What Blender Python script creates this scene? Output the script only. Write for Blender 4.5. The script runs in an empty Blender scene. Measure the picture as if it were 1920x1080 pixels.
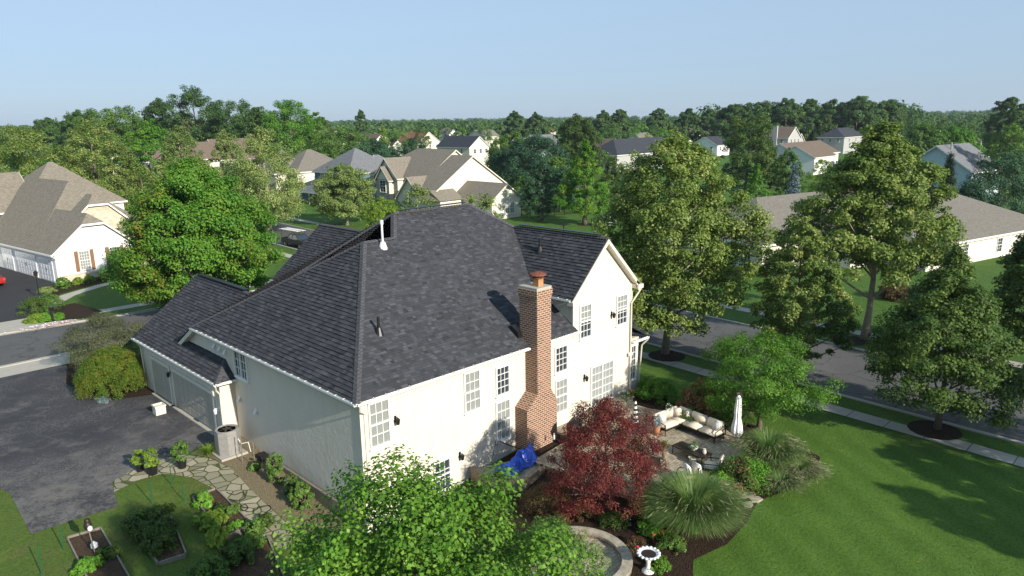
import bpy, bmesh, math, random
import numpy as np
from mathutils import Vector, Matrix
from math import sin, cos, pi, radians, sqrt, atan, atan2
random.seed(7)
S = bpy.context.scene
COL = S.collection
# ---------------------------------------------------------------- camera
FPX, YH, ROLL, YAW, CH = 1372., 221., radians(0.9), radians(45.2), 16.
pit = atan((540-YH)/FPX)
CF = np.array([cos(YAW)*cos(pit), sin(YAW)*cos(pit), -sin(pit)])
_R = np.array([sin(YAW), -cos(YAW), 0.]); _U = np.cross(_R, CF)
CR = cos(ROLL)*_R - sin(ROLL)*_U; CU = cos(ROLL)*_U + sin(ROLL)*_R
CP = np.array([0, 0, CH])
cd = bpy.data.cameras.new('camera'); cam = bpy.data.objects.new('camera', cd); COL.objects.link(cam)
cd.sensor_width = 36; cd.lens = 36*FPX/1920; cd.clip_start = .1; cd.clip_end = 12000
cam.matrix_world = Matrix(((CR[0], CU[0], -CF[0], 0), (CR[1], CU[1], -CF[1], 0), (CR[2], CU[2], -CF[2], CH), (0, 0, 0, 1)))
S.camera = cam
# ---------------------------------------------------------------- light
SUNV = Vector((0.041, 1.0, -0.457)).normalized()
SEL = math.asin(-SUNV.z)
W = bpy.data.worlds.new('World'); S.world = W; W.use_nodes = True
nt = W.node_tree
sky = nt.nodes.new('ShaderNodeTexSky'); sky.sky_type = 'NISHITA'; sky.sun_disc = False
sky.sun_elevation = SEL; sky.sun_rotation = atan2(-SUNV.x, -SUNV.y)
sky.air_density = 1.0; sky.dust_density = 0.6; sky.ozone_density = 1.5; sky.altitude = 200
tcw = nt.nodes.new('ShaderNodeTexCoord'); spw = nt.nodes.new('ShaderNodeSeparateXYZ'); nt.links.new(tcw.outputs['Generated'], spw.inputs[0])
rpw = nt.nodes.new('ShaderNodeValToRGB'); nt.links.new(spw.outputs[2], rpw.inputs[0])        # clear blue haze instead of a yellow horizon
for e, (p, c) in zip([rpw.color_ramp.elements[0], rpw.color_ramp.elements[1], rpw.color_ramp.elements.new(.06), rpw.color_ramp.elements.new(.2)], [(0, (.47, .59, .92)), (.5, (1.3, 1, .9)), (.06, (.53, .63, .90)), (.2, (.98, .88, .93))]): e.position = p; e.color = (*c, 1)
mxw = nt.nodes.new('ShaderNodeMix'); mxw.data_type = 'RGBA'; mxw.blend_type = 'MULTIPLY'; mxw.inputs['Factor'].default_value = 1
nt.links.new(sky.outputs[0], mxw.inputs['A']); nt.links.new(rpw.outputs[0], mxw.inputs['B'])
rp2 = nt.nodes.new('ShaderNodeValToRGB'); nt.links.new(spw.outputs[2], rp2.inputs[0])       # even pale summer haze over the clear sky
rp2.color_ramp.elements[0].position = 0; rp2.color_ramp.elements[0].color = (.58, .75, .92, 1); rp2.color_ramp.elements[1].position = .3; rp2.color_ramp.elements[1].color = (.48, .74, 1, 1)
scw = nt.nodes.new('ShaderNodeVectorMath'); scw.operation = 'SCALE'; scw.inputs['Scale'].default_value = 5.6; nt.links.new(rp2.outputs[0], scw.inputs[0])
mx2 = nt.nodes.new('ShaderNodeMix'); mx2.data_type = 'RGBA'; mx2.inputs['Factor'].default_value = .7
nt.links.new(mxw.outputs['Result'], mx2.inputs['A']); nt.links.new(scw.outputs[0], mx2.inputs['B'])
nt.links.new(mx2.outputs['Result'], nt.nodes['Background'].inputs[0]); nt.nodes['Background'].inputs[1].default_value = 0.1
sl = bpy.data.lights.new('sun', 'SUN'); sl.energy = 5.0; sl.angle = radians(.53); sl.color = (1, .93, .82)
so = bpy.data.objects.new('sun', sl); COL.objects.link(so)
so.rotation_euler = SUNV.to_track_quat('-Z', 'Y').to_euler()
S.view_settings.view_transform = 'Standard'; S.view_settings.look = 'None'; S.view_settings.exposure = 0.6; S.view_settings.gamma = 1
S.render.engine = 'CYCLES'

# ---------------------------------------------------------------- picture helpers (turn a photo pixel into a place)
def ray(u, v): return CF + CR*(u-960)/FPX + CU*(540-v)/FPX
def pz(u, v, z=-.6):
    d = ray(u, v); return CP + d*(z-CH)/d[2]
def py(u, v, y):
    d = ray(u, v); return CP + d*y/d[1]
def px(u, v, x):
    d = ray(u, v); return CP + d*x/d[0]
def pd(u, v, w): return CP + ray(u, v)*w           # at depth w along the view
def pxm(p):
    q = np.array(p, float)-CP; w = q@CF; return FPX/w, w
GZ = -.6
def hz(x, y):
    return GZ - 1.0*math.exp(-(((x-17)/5.)**2+((y-25)/6.5)**2))
def gp(u, v):                                       # pixel -> point on the ground
    z = GZ
    for _ in range(6):
        p = pz(u, v, z); z = hz(p[0], p[1])
    return (p[0], p[1], z)

# ---------------------------------------------------------------- mesh helpers
class MB:
    def __init__(s): s.v = []; s.f = []; s.m = []; s.uv = []
    def face(s, pts, mat=0, uv=None):
        k = len(s.v); s.v += [tuple(p) for p in pts]; s.f.append(tuple(range(k, k+len(pts)))); s.m.append(mat); s.uv.append(uv)
    def add(s, vs, fs, mat=0):
        k = len(s.v); s.v += [tuple(p) for p in vs]
        for f in fs: s.f.append(tuple(i+k for i in f)); s.m.append(mat); s.uv.append(None)
    def box(s, x0, x1, y0, y1, z0, z1, mat=0):
        vs = [(x, y, z) for z in (z0, z1) for y in (y0, y1) for x in (x0, x1)]
        s.add(vs, [(0, 2, 3, 1), (4, 5, 7, 6), (0, 1, 5, 4), (2, 6, 7, 3), (0, 4, 6, 2), (1, 3, 7, 5)], mat)
    def obox(s, o, a, b, c, mat=0):                # oriented box from a corner and three edge vectors
        o, a, b, c = map(Vector, (o, a, b, c))
        if a.cross(b).dot(c) < 0: a, b = b, a
        vs = [o+a*i+b*j+c*k for k in (0, 1) for j in (0, 1) for i in (0, 1)]
        s.add(vs, [(0, 2, 3, 1), (4, 5, 7, 6), (0, 1, 5, 4), (2, 6, 7, 3), (0, 4, 6, 2), (1, 3, 7, 5)], mat)
    def tube(s, pts, r, n=8, mat=0, cap=True):
        pts = [Vector(p) for p in pts]; rs = r if isinstance(r, (list, tuple)) else [r]*len(pts)
        vs = []; fs = []
        t0 = (pts[1]-pts[0]).normalized(); ref = Vector((0, 0, 1)) if abs(t0.z) < .9 else Vector((1, 0, 0))
        a = t0.cross(ref).normalized()
        for i, p in enumerate(pts):
            t = (pts[min(i+1, len(pts)-1)]-pts[max(i-1, 0)]).normalized()
            a = (a-t*a.dot(t)).normalized(); b = t.cross(a)
            for k in range(n):
                q = 2*pi*k/n; vs.append(p+(a*cos(q)+b*sin(q))*rs[i])
        for i in range(len(pts)-1):
            for k in range(n):
                fs.append((i*n+k, i*n+(k+1) % n, (i+1)*n+(k+1) % n, (i+1)*n+k))
        if cap: fs.append(tuple(range(n-1, -1, -1))); fs.append(tuple((len(pts)-1)*n+k for k in range(n)))
        s.add(vs, fs, mat)
    def lathe(s, c, prof, n=16, mat=0, sx=1, sy=1):
        vs = []; fs = []
        for r, z in prof:
            for k in range(n):
                q = 2*pi*k/n; vs.append((c[0]+r*cos(q)*sx, c[1]+r*sin(q)*sy, c[2]+z))
        for i in range(len(prof)-1):
            for k in range(n): fs.append((i*n+k, i*n+(k+1) % n, (i+1)*n+(k+1) % n, (i+1)*n+k))
        fs.append(tuple(range(n-1, -1, -1))); fs.append(tuple((len(prof)-1)*n+k for k in range(n)))
        s.add(vs, fs, mat)
    def prism(s, poly, z0, z1, mat=0):
        a = sum(poly[i][0]*poly[(i+1) % len(poly)][1]-poly[(i+1) % len(poly)][0]*poly[i][1] for i in range(len(poly)))
        if a < 0: poly = poly[::-1]
        n = len(poly); vs = [(p[0], p[1], z0) for p in poly]+[(p[0], p[1], z1) for p in poly]
        s.add(vs, [tuple(range(n-1, -1, -1)), tuple(range(n, 2*n))]+[(i, (i+1) % n, n+(i+1) % n, n+i) for i in range(n)], mat)
    def build(s, name, mats, parent=None, smooth=False):
        me = bpy.data.meshes.new(name); me.from_pydata(s.v, [], s.f)
        if not isinstance(mats, (list, tuple)): mats = [mats]
        for m in mats: me.materials.append(m)
        me.polygons.foreach_set('material_index', s.m)
        if smooth: me.polygons.foreach_set('use_smooth', [True]*len(s.f))
        uvl = me.uv_layers.new(name='UVMap'); Z = Vector((0, 0, 1)); co = me.vertices; dat = uvl.data
        for p in me.polygons:
            uv = s.uv[p.index]
            if uv:
                for li, q in zip(p.loop_indices, uv): dat[li].uv = q
                continue
            n = p.normal
            if abs(n.z) > .97: a = Vector((1, 0, 0)); b = Vector((0, 1, 0))
            else: a = Z.cross(n).normalized(); b = n.cross(a)
            for li in p.loop_indices:
                q = co[me.loops[li].vertex_index].co; dat[li].uv = (q.dot(a), q.dot(b))
        o = bpy.data.objects.new(name, me); COL.objects.link(o)
        if parent: o.parent = parent; o.matrix_parent_inverse = Matrix.Identity(4)
        return o
def tag(o, label=None, cat=None, group=None, kind=None):
    if label: o['label'] = label
    if cat: o['category'] = cat
    if group: o['group'] = group
    if kind: o['kind'] = kind
    return o
def empty(name, loc=(0, 0, 0), rz=0, label=None, cat=None, group=None):
    o = bpy.data.objects.new(name, None); COL.objects.link(o); o.location = loc; o.rotation_euler = (0, 0, rz)
    o.empty_display_size = .3
    return tag(o, label, cat, group)
def copy_tree(o, parent=None):
    c = o.copy(); COL.objects.link(c)
    if parent: c.parent = parent
    for ch in list(o.children): copy_tree(ch, c)
    return c

# ---------------------------------------------------------------- materials
def lin(c): return tuple(((x/255.)/12.92 if x/255. <= .04045 else ((x/255.+.055)/1.055)**2.4) for x in c)
class NT:
    def __init__(s, name):
        s.m = bpy.data.materials.new(name); s.m.use_nodes = True; s.t = s.m.node_tree; s.t.nodes.clear()
        s.out = s.n('ShaderNodeOutputMaterial')
    def n(s, ty, **kw):
        x = s.t.nodes.new(ty)
        for k, v in kw.items():
            if k.startswith('i_'):
                key = k[2:]; key = int(key) if key.isdigit() else key.replace('_', ' ')
                x.inputs[key].default_value = v
            else: setattr(x, k, v)
        return x
    def l(s, a, b): s.t.links.new(a, b)
    def noise(s, co, scale, det=4, rough=.55, dist=0):
        x = s.n('ShaderNodeTexNoise', i_Scale=scale, i_Detail=det, i_Roughness=rough, i_Distortion=dist)
        if co: s.l(co, x.inputs['Vector'])
        return x
    def ramp(s, fac, stops, interp='LINEAR'):
        x = s.n('ShaderNodeValToRGB'); r = x.color_ramp; r.interpolation = interp
        while len(r.elements) < len(stops): r.elements.new(.5)
        for e, (p, c) in zip(r.elements, stops): e.position = p; e.color = (c[0], c[1], c[2], 1)
        s.l(fac, x.inputs[0]); return x
    def mix(s, fac, a, b, bt='MIX'):
        x = s.n('ShaderNodeMix', data_type='RGBA', blend_type=bt)
        for sock, val in ((x.inputs['Factor'], fac), (x.inputs['A'], a), (x.inputs['B'], b)):
            if hasattr(val, 'default_value') or hasattr(val, 'is_linked'): s.l(val, sock)
            else: sock.default_value = val if isinstance(val, (int, float)) else (val[0], val[1], val[2], 1)
        return x.outputs['Result']
    def math(s, op, a, b=None):
        x = s.n('ShaderNodeMath', operation=op)
        for i, val in enumerate((a, b)):
            if val is None: continue
            if hasattr(val, 'is_linked'): s.l(val, x.inputs[i])
            else: x.inputs[i].default_value = val
        return x.outputs[0]
    def bump(s, h, st=.3, d=.02, nrm=None):
        x = s.n('ShaderNodeBump', i_Strength=st, i_Distance=d); s.l(h, x.inputs['Height'])
        if nrm: s.l(nrm, x.inputs['Normal'])
        return x.outputs[0]
    def fin(s, col, rough=.8, nrm=None, metal=0, spec=.3, **kw):
        b = s.n('ShaderNodeBsdfPrincipled')
        if hasattr(col, 'is_linked'): s.l(col, b.inputs['Base Color'])
        else: b.inputs['Base Color'].default_value = (col[0], col[1], col[2], 1)
        if hasattr(rough, 'is_linked'): s.l(rough, b.inputs['Roughness'])
        else: b.inputs['Roughness'].default_value = rough
        b.inputs['Metallic'].default_value = metal; b.inputs['Specular IOR Level'].default_value = spec
        if nrm: s.l(nrm, b.inputs['Normal'])
        s.l(b.outputs[0], s.out.inputs[0]); return s.m
def uvn(t): return t.n('ShaderNodeTexCoord').outputs['UV']
def posn(t): return t.n('ShaderNodeNewGeometry').outputs['Position']
def obn(t): return t.n('ShaderNodeTexCoord').outputs['Object']

def m_plain(name, c, rough=.6, metal=0, var=.12, scale=6, spec=.3, bs=.1):
    t = NT(name); co = obn(t); nz = t.noise(co, scale, 5)
    a = tuple(x*(1-var) for x in c); b = tuple(min(1, x*(1+var)) for x in c)
    r = t.ramp(nz.outputs[0], [(.3, a), (.7, b)])
    return t.fin(r.outputs[0], rough, t.bump(nz.outputs[0], bs, .01), metal, spec)
def m_shingle(name, c1, c2, c3, course=.2, tab=.32, bs=.6, dark=.35):
    t = NT(name); uv = uvn(t)
    b = t.n('ShaderNodeTexBrick', offset=.5, i_Scale=1., i_Mortar_Size=.008, i_Mortar_Smooth=.2, i_Bias=0., i_Brick_Width=tab, i_Row_Height=course)
    b.squash = .7; b.squash_frequency = 3
    # break the rows' regularity: shift u by a per-row amount
    sep = t.n('ShaderNodeSeparateXYZ'); t.l(uv, sep.inputs[0])
    row = t.math('FLOOR', t.math('DIVIDE', sep.outputs[1], course))
    wn = t.n('ShaderNodeTexWhiteNoise', noise_dimensions='1D'); t.l(row, wn.inputs['W'])
    cb = t.n('ShaderNodeCombineXYZ'); t.l(t.math('ADD', sep.outputs[0], t.math('MULTIPLY', wn.outputs[0], 1.7)), cb.inputs[0]); t.l(sep.outputs[1], cb.inputs[1])
    t.l(cb.outputs[0], b.inputs['Vector'])
    b.inputs['Color1'].default_value = (0, 0, 0, 1); b.inputs['Color2'].default_value = (1, 1, 1, 1); b.inputs['Mortar'].default_value = (.5, .5, .5, 1)
    r = t.ramp(b.outputs['Color'], [(0, c1), (.35, c2), (.62, c2), (1, c3)])
    nz = t.noise(uv, 60, 3); nb = t.noise(uv, .5, 4)
    c = t.mix(.45, r.outputs[0], t.ramp(nz.outputs[0], [(.3, c1), (.7, c3)]).outputs[0])
    c = t.mix(t.math('MULTIPLY', nb.outputs[0], .4), c, c2)
    c = t.mix(t.math('MULTIPLY', b.outputs['Fac'], dark), c, tuple(x*.25 for x in c1))
    h = t.math('ADD', t.math('MULTIPLY', b.outputs['Color'], .6), t.math('MULTIPLY', t.math('SUBTRACT', 1, b.outputs['Fac']), .8))
    return t.fin(c, .9, t.bump(h, bs, .012), 0, .2)
def m_siding(name, c, lap=.15, bs=.6):
    t = NT(name); uv = uvn(t); sep = t.n('ShaderNodeSeparateXYZ'); t.l(uv, sep.inputs[0])
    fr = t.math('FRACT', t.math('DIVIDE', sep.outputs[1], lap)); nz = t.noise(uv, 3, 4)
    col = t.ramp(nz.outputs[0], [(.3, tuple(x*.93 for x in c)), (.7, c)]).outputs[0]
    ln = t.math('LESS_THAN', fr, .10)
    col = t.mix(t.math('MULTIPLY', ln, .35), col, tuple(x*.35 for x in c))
    return t.fin(col, .65, t.bump(t.math('SUBTRACT', 1, fr), bs, .02), 0, .3)
def m_brick(name, a, b_, mortar, w=.21, h=.075, ms=.011, bs=.6):
    t = NT(name); uv = uvn(t)
    b = t.n('ShaderNodeTexBrick', offset=.5, i_Scale=1., i_Mortar_Size=ms, i_Mortar_Smooth=.1, i_Bias=0., i_Brick_Width=w, i_Row_Height=h)
    t.l(uv, b.inputs['Vector'])
    b.inputs['Color1'].default_value = (0, 0, 0, 1); b.inputs['Color2'].default_value = (1, 1, 1, 1)
    r = t.ramp(b.outputs['Color'], [(0, a), (.5, b_), (.8, tuple((p+q)/2 for p, q in zip(a, b_))), (1, tuple(x*1.25 for x in b_))])
    nz = t.noise(uv, 14, 5); c = t.mix(t.math('MULTIPLY', nz.outputs[0], .35), r.outputs[0], a)
    c = t.mix(b.outputs['Fac'], c, mortar)
    nrm = t.bump(t.math('SUBTRACT', 1, b.outputs['Fac']), bs, .01)
    return t.fin(c, .9, t.bump(nz.outputs[0], .3, .01, nrm), 0, .2)
def m_stucco(name, c, var=.06, bs=.25):
    t = NT(name); co = posn(t); n1 = t.noise(co, .7, 5); n2 = t.noise(co, 22, 4); n3 = t.noise(co, 3.2, 5, .6, .4)
    r = t.ramp(n1.outputs[0], [(.3, tuple(x*(1-var) for x in c)), (.7, c)])
    h = t.math('ADD', t.math('MULTIPLY', n2.outputs[0], .4), t.math('MULTIPLY', n3.outputs[0], 1.))
    mp = t.n('ShaderNodeMapping'); mp.inputs['Scale'].default_value = (2.2, 2.2, .16); t.l(co, mp.inputs[0]); ns = t.noise(mp.outputs[0], 1.6, 6, .65)
    stn = t.math('MULTIPLY', t.ramp(ns.outputs[0], [(.5, (0, 0, 0)), (.8, (1, 1, 1))]).outputs[0], .4)
    cc = t.mix(stn, r.outputs[0], tuple(x*k for x, k in zip(c, (.72, .70, .66))))
    return t.fin(cc, .9, t.bump(h, bs, .05), 0, .15)
def m_grass(name, c1, c2, c3, stripe=0, sdir=0.6, dry=.0):
    t = NT(name); co = posn(t)
    n1 = t.noise(co, .25, 5); n2 = t.noise(co, 3.5, 5, .7); n3 = t.noise(co, 28, 3, .7)
    c = t.mix(n2.outputs[0], c1, c2); c = t.mix(t.ramp(n3.outputs[0], [(.35, (0, 0, 0)), (.7, (1, 1, 1))]).outputs[0], t.mix(.45, c, tuple(x*.35 for x in c1)), t.mix(.35, c, c3))
    c = t.mix(t.math('MULTIPLY', n1.outputs[0], .5), c, c2)
    if stripe:
        mp = t.n('ShaderNodeMapping'); mp.inputs['Rotation'].default_value = (0, 0, sdir); t.l(co, mp.inputs[0])
        wv = t.n('ShaderNodeTexWave', i_Scale=.19, i_Distortion=1.8, i_Detail=2., i_Detail_Scale=.6); t.l(mp.outputs[0], wv.inputs[0])
        c = t.mix(t.math('MULTIPLY', wv.outputs['Fac'], stripe), c, c3)
    if dry:
        n4 = t.noise(co, .9, 6, .65, .3)
        c = t.mix(t.math('MULTIPLY', t.ramp(n4.outputs[0], [(.5, (0, 0, 0)), (.72, (1, 1, 1))]).outputs[0], dry), c, (.20, .17, .07))
    n7 = t.noise(co, 9., 4, .75); c = t.mix(t.ramp(n7.outputs[0], [(.38, (.55, .55, .55)), (.55, (0, 0, 0))]).outputs[0], c, tuple(x*.55 for x in c1))
    n8 = t.noise(co, .7, 6, .7, .5); c = t.mix(t.math('MULTIPLY', t.ramp(n8.outputs[0], [(.55, (0, 0, 0)), (.75, (1, 1, 1))]).outputs[0], .35), c, (c3[0]*1.25, c3[1]*1.0, c3[2]*1.1))
    h = t.math('ADD', t.math('MULTIPLY', n3.outputs[0], 1.), t.math('ADD', n2.outputs[0], n7.outputs[0]))
    return t.fin(c, .85, t.bump(h, 1., .09), 0, .15)
def m_asphalt(name, c, crack=.4, light=.3, craz=0):
    t = NT(name); co = posn(t)
    n1 = t.noise(co, .35, 6, .6, 0); n2 = t.noise(co, 45, 3, .6); n3 = t.noise(co, 2.2, 6, .65)
    col = t.ramp(n1.outputs[0], [(.3, tuple(x*.75 for x in c)), (.62, c), (.8, tuple(x*(1+light*2) for x in c))]).outputs[0]
    col = t.mix(t.ramp(n2.outputs[0], [(.5, (0, 0, 0)), (.75, (1, 1, 1))]).outputs[0], col, tuple(x*2.2 for x in c))
    nd = t.noise(co, .8, 4); ad = t.n('ShaderNodeVectorMath', operation='ADD'); t.l(co, ad.inputs[0])
    sc = t.n('ShaderNodeVectorMath', operation='SCALE'); t.l(nd.outputs['Color'], sc.inputs[0]); sc.inputs['Scale'].default_value = 1.6; t.l(sc.outputs[0], ad.inputs[1])
    v = t.n('ShaderNodeTexVoronoi', feature='DISTANCE_TO_EDGE', i_Scale=.33); t.l(ad.outputs[0], v.inputs['Vector'])
    ck = t.ramp(v.outputs['Distance'], [(.0, (1, 1, 1)), (.016, (.7, .7, .7)), (.028, (0, 0, 0))]).outputs[0]
    ck = t.math('MULTIPLY', ck, t.ramp(n3.outputs[0], [(.4, (0, 0, 0)), (.55, (1, 1, 1))]).outputs[0])
    tone = tuple(x*2.6 for x in c) if craz else tuple(x*.3 for x in c)
    col = t.mix(t.math('MULTIPLY', ck, crack), col, tone)
    if craz:
        v2 = t.n('ShaderNodeTexVoronoi', feature='DISTANCE_TO_EDGE', i_Scale=5.); t.l(ad.outputs[0], v2.inputs['Vector'])
        c2 = t.ramp(v2.outputs['Distance'], [(.0, (1, 1, 1)), (.05, (0, 0, 0))]).outputs[0]
        n5 = t.noise(co, .22, 5, .6, 0)
        msk = t.ramp(n5.outputs[0], [(.42, (0, 0, 0)), (.58, (1, 1, 1))]).outputs[0]
        col = t.mix(t.math('MULTIPLY', t.math('MULTIPLY', c2, msk), .7), col, (.22, .21, .19))
        n6 = t.noise(co, .55, 9, .74, 0)
        spx = t.n('ShaderNodeSeparateXYZ'); t.l(co, spx.inputs[0]); mr = t.n('ShaderNodeMapRange', i_1=43., i_2=33.5, i_3=0., i_4=1.); t.l(spx.outputs[1], mr.inputs[0])   # the old end of the drive has worn pale
        n9 = t.noise(co, 6., 6, .75); wm = t.math('MULTIPLY', mr.outputs[0], t.ramp(t.math('ADD', t.math('MULTIPLY', n9.outputs[0], .5), t.math('MULTIPLY', n6.outputs[0], .6)), [(.46, (0, 0, 0)), (.62, (1, 1, 1))]).outputs[0])
        col = t.mix(t.math('MULTIPLY', wm, .85), col, (.20, .185, .16))
        col = t.mix(t.math('MULTIPLY', t.ramp(n6.outputs[0], [(.52, (0, 0, 0)), (.66, (1, 1, 1))]).outputs[0], .55), col, (.15, .14, .125))
    return t.fin(col, .85, t.bump(n2.outputs[0], .3, .01), 0, .25)
def m_concrete(name, c, joint=0):
    t = NT(name); co = posn(t); n1 = t.noise(co, 1.2, 6, .65); n2 = t.noise(co, 30, 3)
    col = t.ramp(n1.outputs[0], [(.25, tuple(x*.78 for x in c)), (.75, c)]).outputs[0]
    col = t.mix(t.math('MULTIPLY', n2.outputs[0], .3), col, tuple(x*.7 for x in c))
    return t.fin(col, .9, t.bump(n2.outputs[0], .15, .01), 0, .2)
def m_mulch(name, a, b):
    t = NT(name); co = posn(t); v = t.n('ShaderNodeTexVoronoi', i_Scale=22.); t.l(co, v.inputs['Vector']); n1 = t.noise(co, 2, 5)
    c = t.mix(v.outputs['Color'], a, b); c = t.mix(t.math('MULTIPLY', n1.outputs[0], .5), c, a)
    return t.fin(c, .95, t.bump(v.outputs['Distance'], 1., .05), 0, .1)
def m_stones(name, a, b, joint, scale=1.6, jw=.05):
    t = NT(name); co = posn(t)
    v = t.n('ShaderNodeTexVoronoi', feature='DISTANCE_TO_EDGE', i_Scale=scale); t.l(co, v.inputs['Vector'])
    v2 = t.n('ShaderNodeTexVoronoi', i_Scale=scale); t.l(co, v2.inputs['Vector'])
    sp = t.n('ShaderNodeSeparateColor'); t.l(v2.outputs['Color'], sp.inputs[0])
    n1 = t.noise(co, 6, 5); c = t.mix(sp.outputs[0], a, b); c = t.mix(t.math('MULTIPLY', n1.outputs[0], .35), c, joint)
    e = t.ramp(v.outputs['Distance'], [(jw*.6, (0, 0, 0)), (jw, (1, 1, 1))]).outputs[0]
    c = t.mix(e, joint, c); return t.fin(c, .85, t.bump(e, .6, .02), 0, .2)
def m_glass(name, c=(.03, .04, .05), rough=.06, blinds=None):
    t = NT(name)
    if blinds:
        uv = uvn(t); sep = t.n('ShaderNodeSeparateXYZ'); t.l(uv, sep.inputs[0])
        k = 1 if blinds == 'h' else 0
        fr = t.math('FRACT', t.math('MULTIPLY', sep.outputs[k], 14 if k else 9))
        c = t.mix(fr, tuple(x*.7 for x in c), c)
    return t.fin(c, rough, None, 0, .8)
def m_leaf(name, stops, trans=.35, rough=.55, spec=.25):
    t = NT(name); at = t.n('ShaderNodeAttribute', attribute_name='rnd')
    oi = t.n('ShaderNodeObjectInfo')
    f = t.math('ADD', at.outputs['Fac'], t.math('MULTIPLY', t.math('SUBTRACT', oi.outputs['Random'], .5), .22))
    r = t.ramp(f, stops).outputs[0]
    b = t.n('ShaderNodeBsdfPrincipled', i_Roughness=rough); t.l(r, b.inputs['Base Color']); b.inputs['Specular IOR Level'].default_value = spec
    tr = t.n('ShaderNodeBsdfTranslucent'); t.l(t.mix(.5, r, t.mix(1., r, (.9, 1.3, .3), 'MULTIPLY')), tr.inputs[0])
    mx = t.n('ShaderNodeMixShader', i_0=trans); t.l(b.outputs[0], mx.inputs[1]); t.l(tr.outputs[0], mx.inputs[2])
    t.l(mx.outputs[0], t.out.inputs[0]); return t.m

M = {}
M['roof'] = m_shingle('charcoal_shingle', (.022, .023, .027), (.062, .064, .072), (.135, .138, .148), .2, .34, .9)
M['roofcap'] = m_shingle('ridge_cap_shingle', (.05, .05, .055), (.075, .076, .082), (.10, .10, .11), .16, 1.0, .8, .8)
M['roof_tan'] = m_shingle('tan_shingle', (.10, .085, .066), (.19, .165, .13), (.27, .24, .19), .15, .3, .4)
M['roof_brown'] = m_shingle('brown_shingle', (.085, .062, .046), (.14, .105, .08), (.2, .155, .12), .15, .3, .4)
M['roof_grey'] = m_shingle('grey_shingle', (.08, .085, .09), (.15, .155, .16), (.22, .22, .23), .15, .3, .4)
M['roof_red'] = m_shingle('russet_shingle', (.12, .06, .035), (.2, .1, .055), (.27, .14, .08), .15, .3, .4)
M['roof_dark'] = m_shingle('dark_shingle', (.02, .022, .03), (.04, .043, .052), (.06, .065, .075), .15, .3, .4)
M['roof_taupe'] = m_shingle('taupe_shingle', (.10, .088, .074), (.165, .148, .125), (.235, .215, .18), .15, .3, .4)
M['stucco'] = m_stucco('cream_stucco', (.62, .565, .475), .06, .6)
M['stucco2'] = m_stucco('tan_stucco', (.5, .45, .36), .05, .3)
M['white'] = m_plain('white_trim', (.72, .71, .67), .5, var=.04)
M['cream'] = m_plain('cream_trim', (.60, .56, .46), .55, var=.05)
M['taupe'] = m_plain('taupe_door_paint', (.36, .33, .27), .6, var=.04, scale=2)
M['side_white'] = m_siding('white_siding', (.72, .71, .68))
M['side_cream'] = m_siding('cream_siding', (.66, .62, .5))
M['side_blue'] = m_siding('slate_blue_siding', (.10, .16, .22))
M['side_lblue'] = m_siding('pale_blue_siding', (.42, .52, .55), .2)
M['side_grey'] = m_siding('grey_siding', (.38, .38, .36))
M['brick'] = m_brick('red_brick', (.12, .042, .026), (.25, .092, .048), (.40, .35, .27), .29, .115, .019)
M['stone'] = m_brick('buff_stone', (.35, .29, .2), (.58, .5, .38), (.5, .45, .36), .5, .2, .02)
M['stone2'] = m_brick('grey_stone', (.2, .18, .15), (.4, .36, .29), (.36, .33, .27), .5, .2, .02)
M['block'] = m_brick('tan_wall_block', (.20, .15, .10), (.36, .28, .19), (.08, .065, .05), .3, .13, .014)
M['paver'] = m_brick('tan_paver', (.24, .2, .14), (.42, .36, .26), (.13, .11, .08), .24, .16, .01, .3)
M['glass'] = m_glass('dark_window_glass')
M['blind'] = m_glass('window_glass_with_blinds', (.27, .285, .27), .2, 'h')
M['curtain'] = m_glass('door_glass_with_curtain', (.30, .32, .32), .15, 'v')
M['grass'] = m_grass('lawn_grass', (.06, .135, .015), (.11, .22, .026), (.17, .31, .05), .28)
M['grass2'] = m_grass('garden_grass', (.075, .14, .02), (.15, .235, .038), (.22, .29, .065), 0, 0, .6)
M['grassfar'] = m_grass('ground_grass', (.055, .125, .017), (.10, .20, .028), (.15, .27, .05), .1)
M['asph'] = m_asphalt('street_asphalt', (.088, .086, .083), .7, .15)
M['asphd'] = m_asphalt('driveway_asphalt', (.038, .037, .04), .45, .5, 1)
M['asphn'] = m_asphalt('fresh_driveway_asphalt', (.03, .029, .03), .1, .1)
M['conc'] = m_concrete('concrete', (.42, .39, .33))
M['mulch'] = m_mulch('dark_mulch', (.018, .012, .008), (.07, .045, .03))
M['soil'] = m_mulch('garden_soil', (.05, .03, .018), (.13, .09, .06))
M['dirt'] = m_mulch('dry_dirt', (.15, .12, .07), (.27, .225, .14))
M['flag'] = m_stones('flagstone', (.21, .19, .13), (.40, .35, .26), (.06, .075, .02), 1.7, .06)
M['black'] = m_plain('black_metal', (.012, .012, .013), .4, .2, spec=.5)
M['bronze'] = m_plain('bronze_metal', (.035, .025, .02), .45, .3)
M['rust'] = m_plain('rusty_metal', (.17, .055, .03), .7, .1, .3)
M['clay'] = m_plain('clay_flue', (.38, .20, .09), .8)
M['steel'] = m_plain('grey_metal', (.28, .27, .25), .5, .2)
M['pvc'] = m_plain('white_plastic', (.62, .62, .62), .4)
M['cush'] = m_plain('beige_cushion', (.6, .53, .42), .9, var=.08)
M['cushd'] = m_plain('taupe_sling', (.25, .21, .17), .9)
M['cloth'] = m_plain('white_cloth', (.74, .73, .7), .9)
M['pill'] = m_brick('patterned_cloth', (.25, .25, .25), (.6, .6, .56), (.5, .5, .48), .06, .05, .01)
M['tarp'] = m_plain('blue_tarp', (.01, .06, .42), .35, var=.35, scale=5, spec=.5)
M['wood'] = m_plain('weathered_wood', (.22, .17, .12), .85, var=.3, scale=9)
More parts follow.
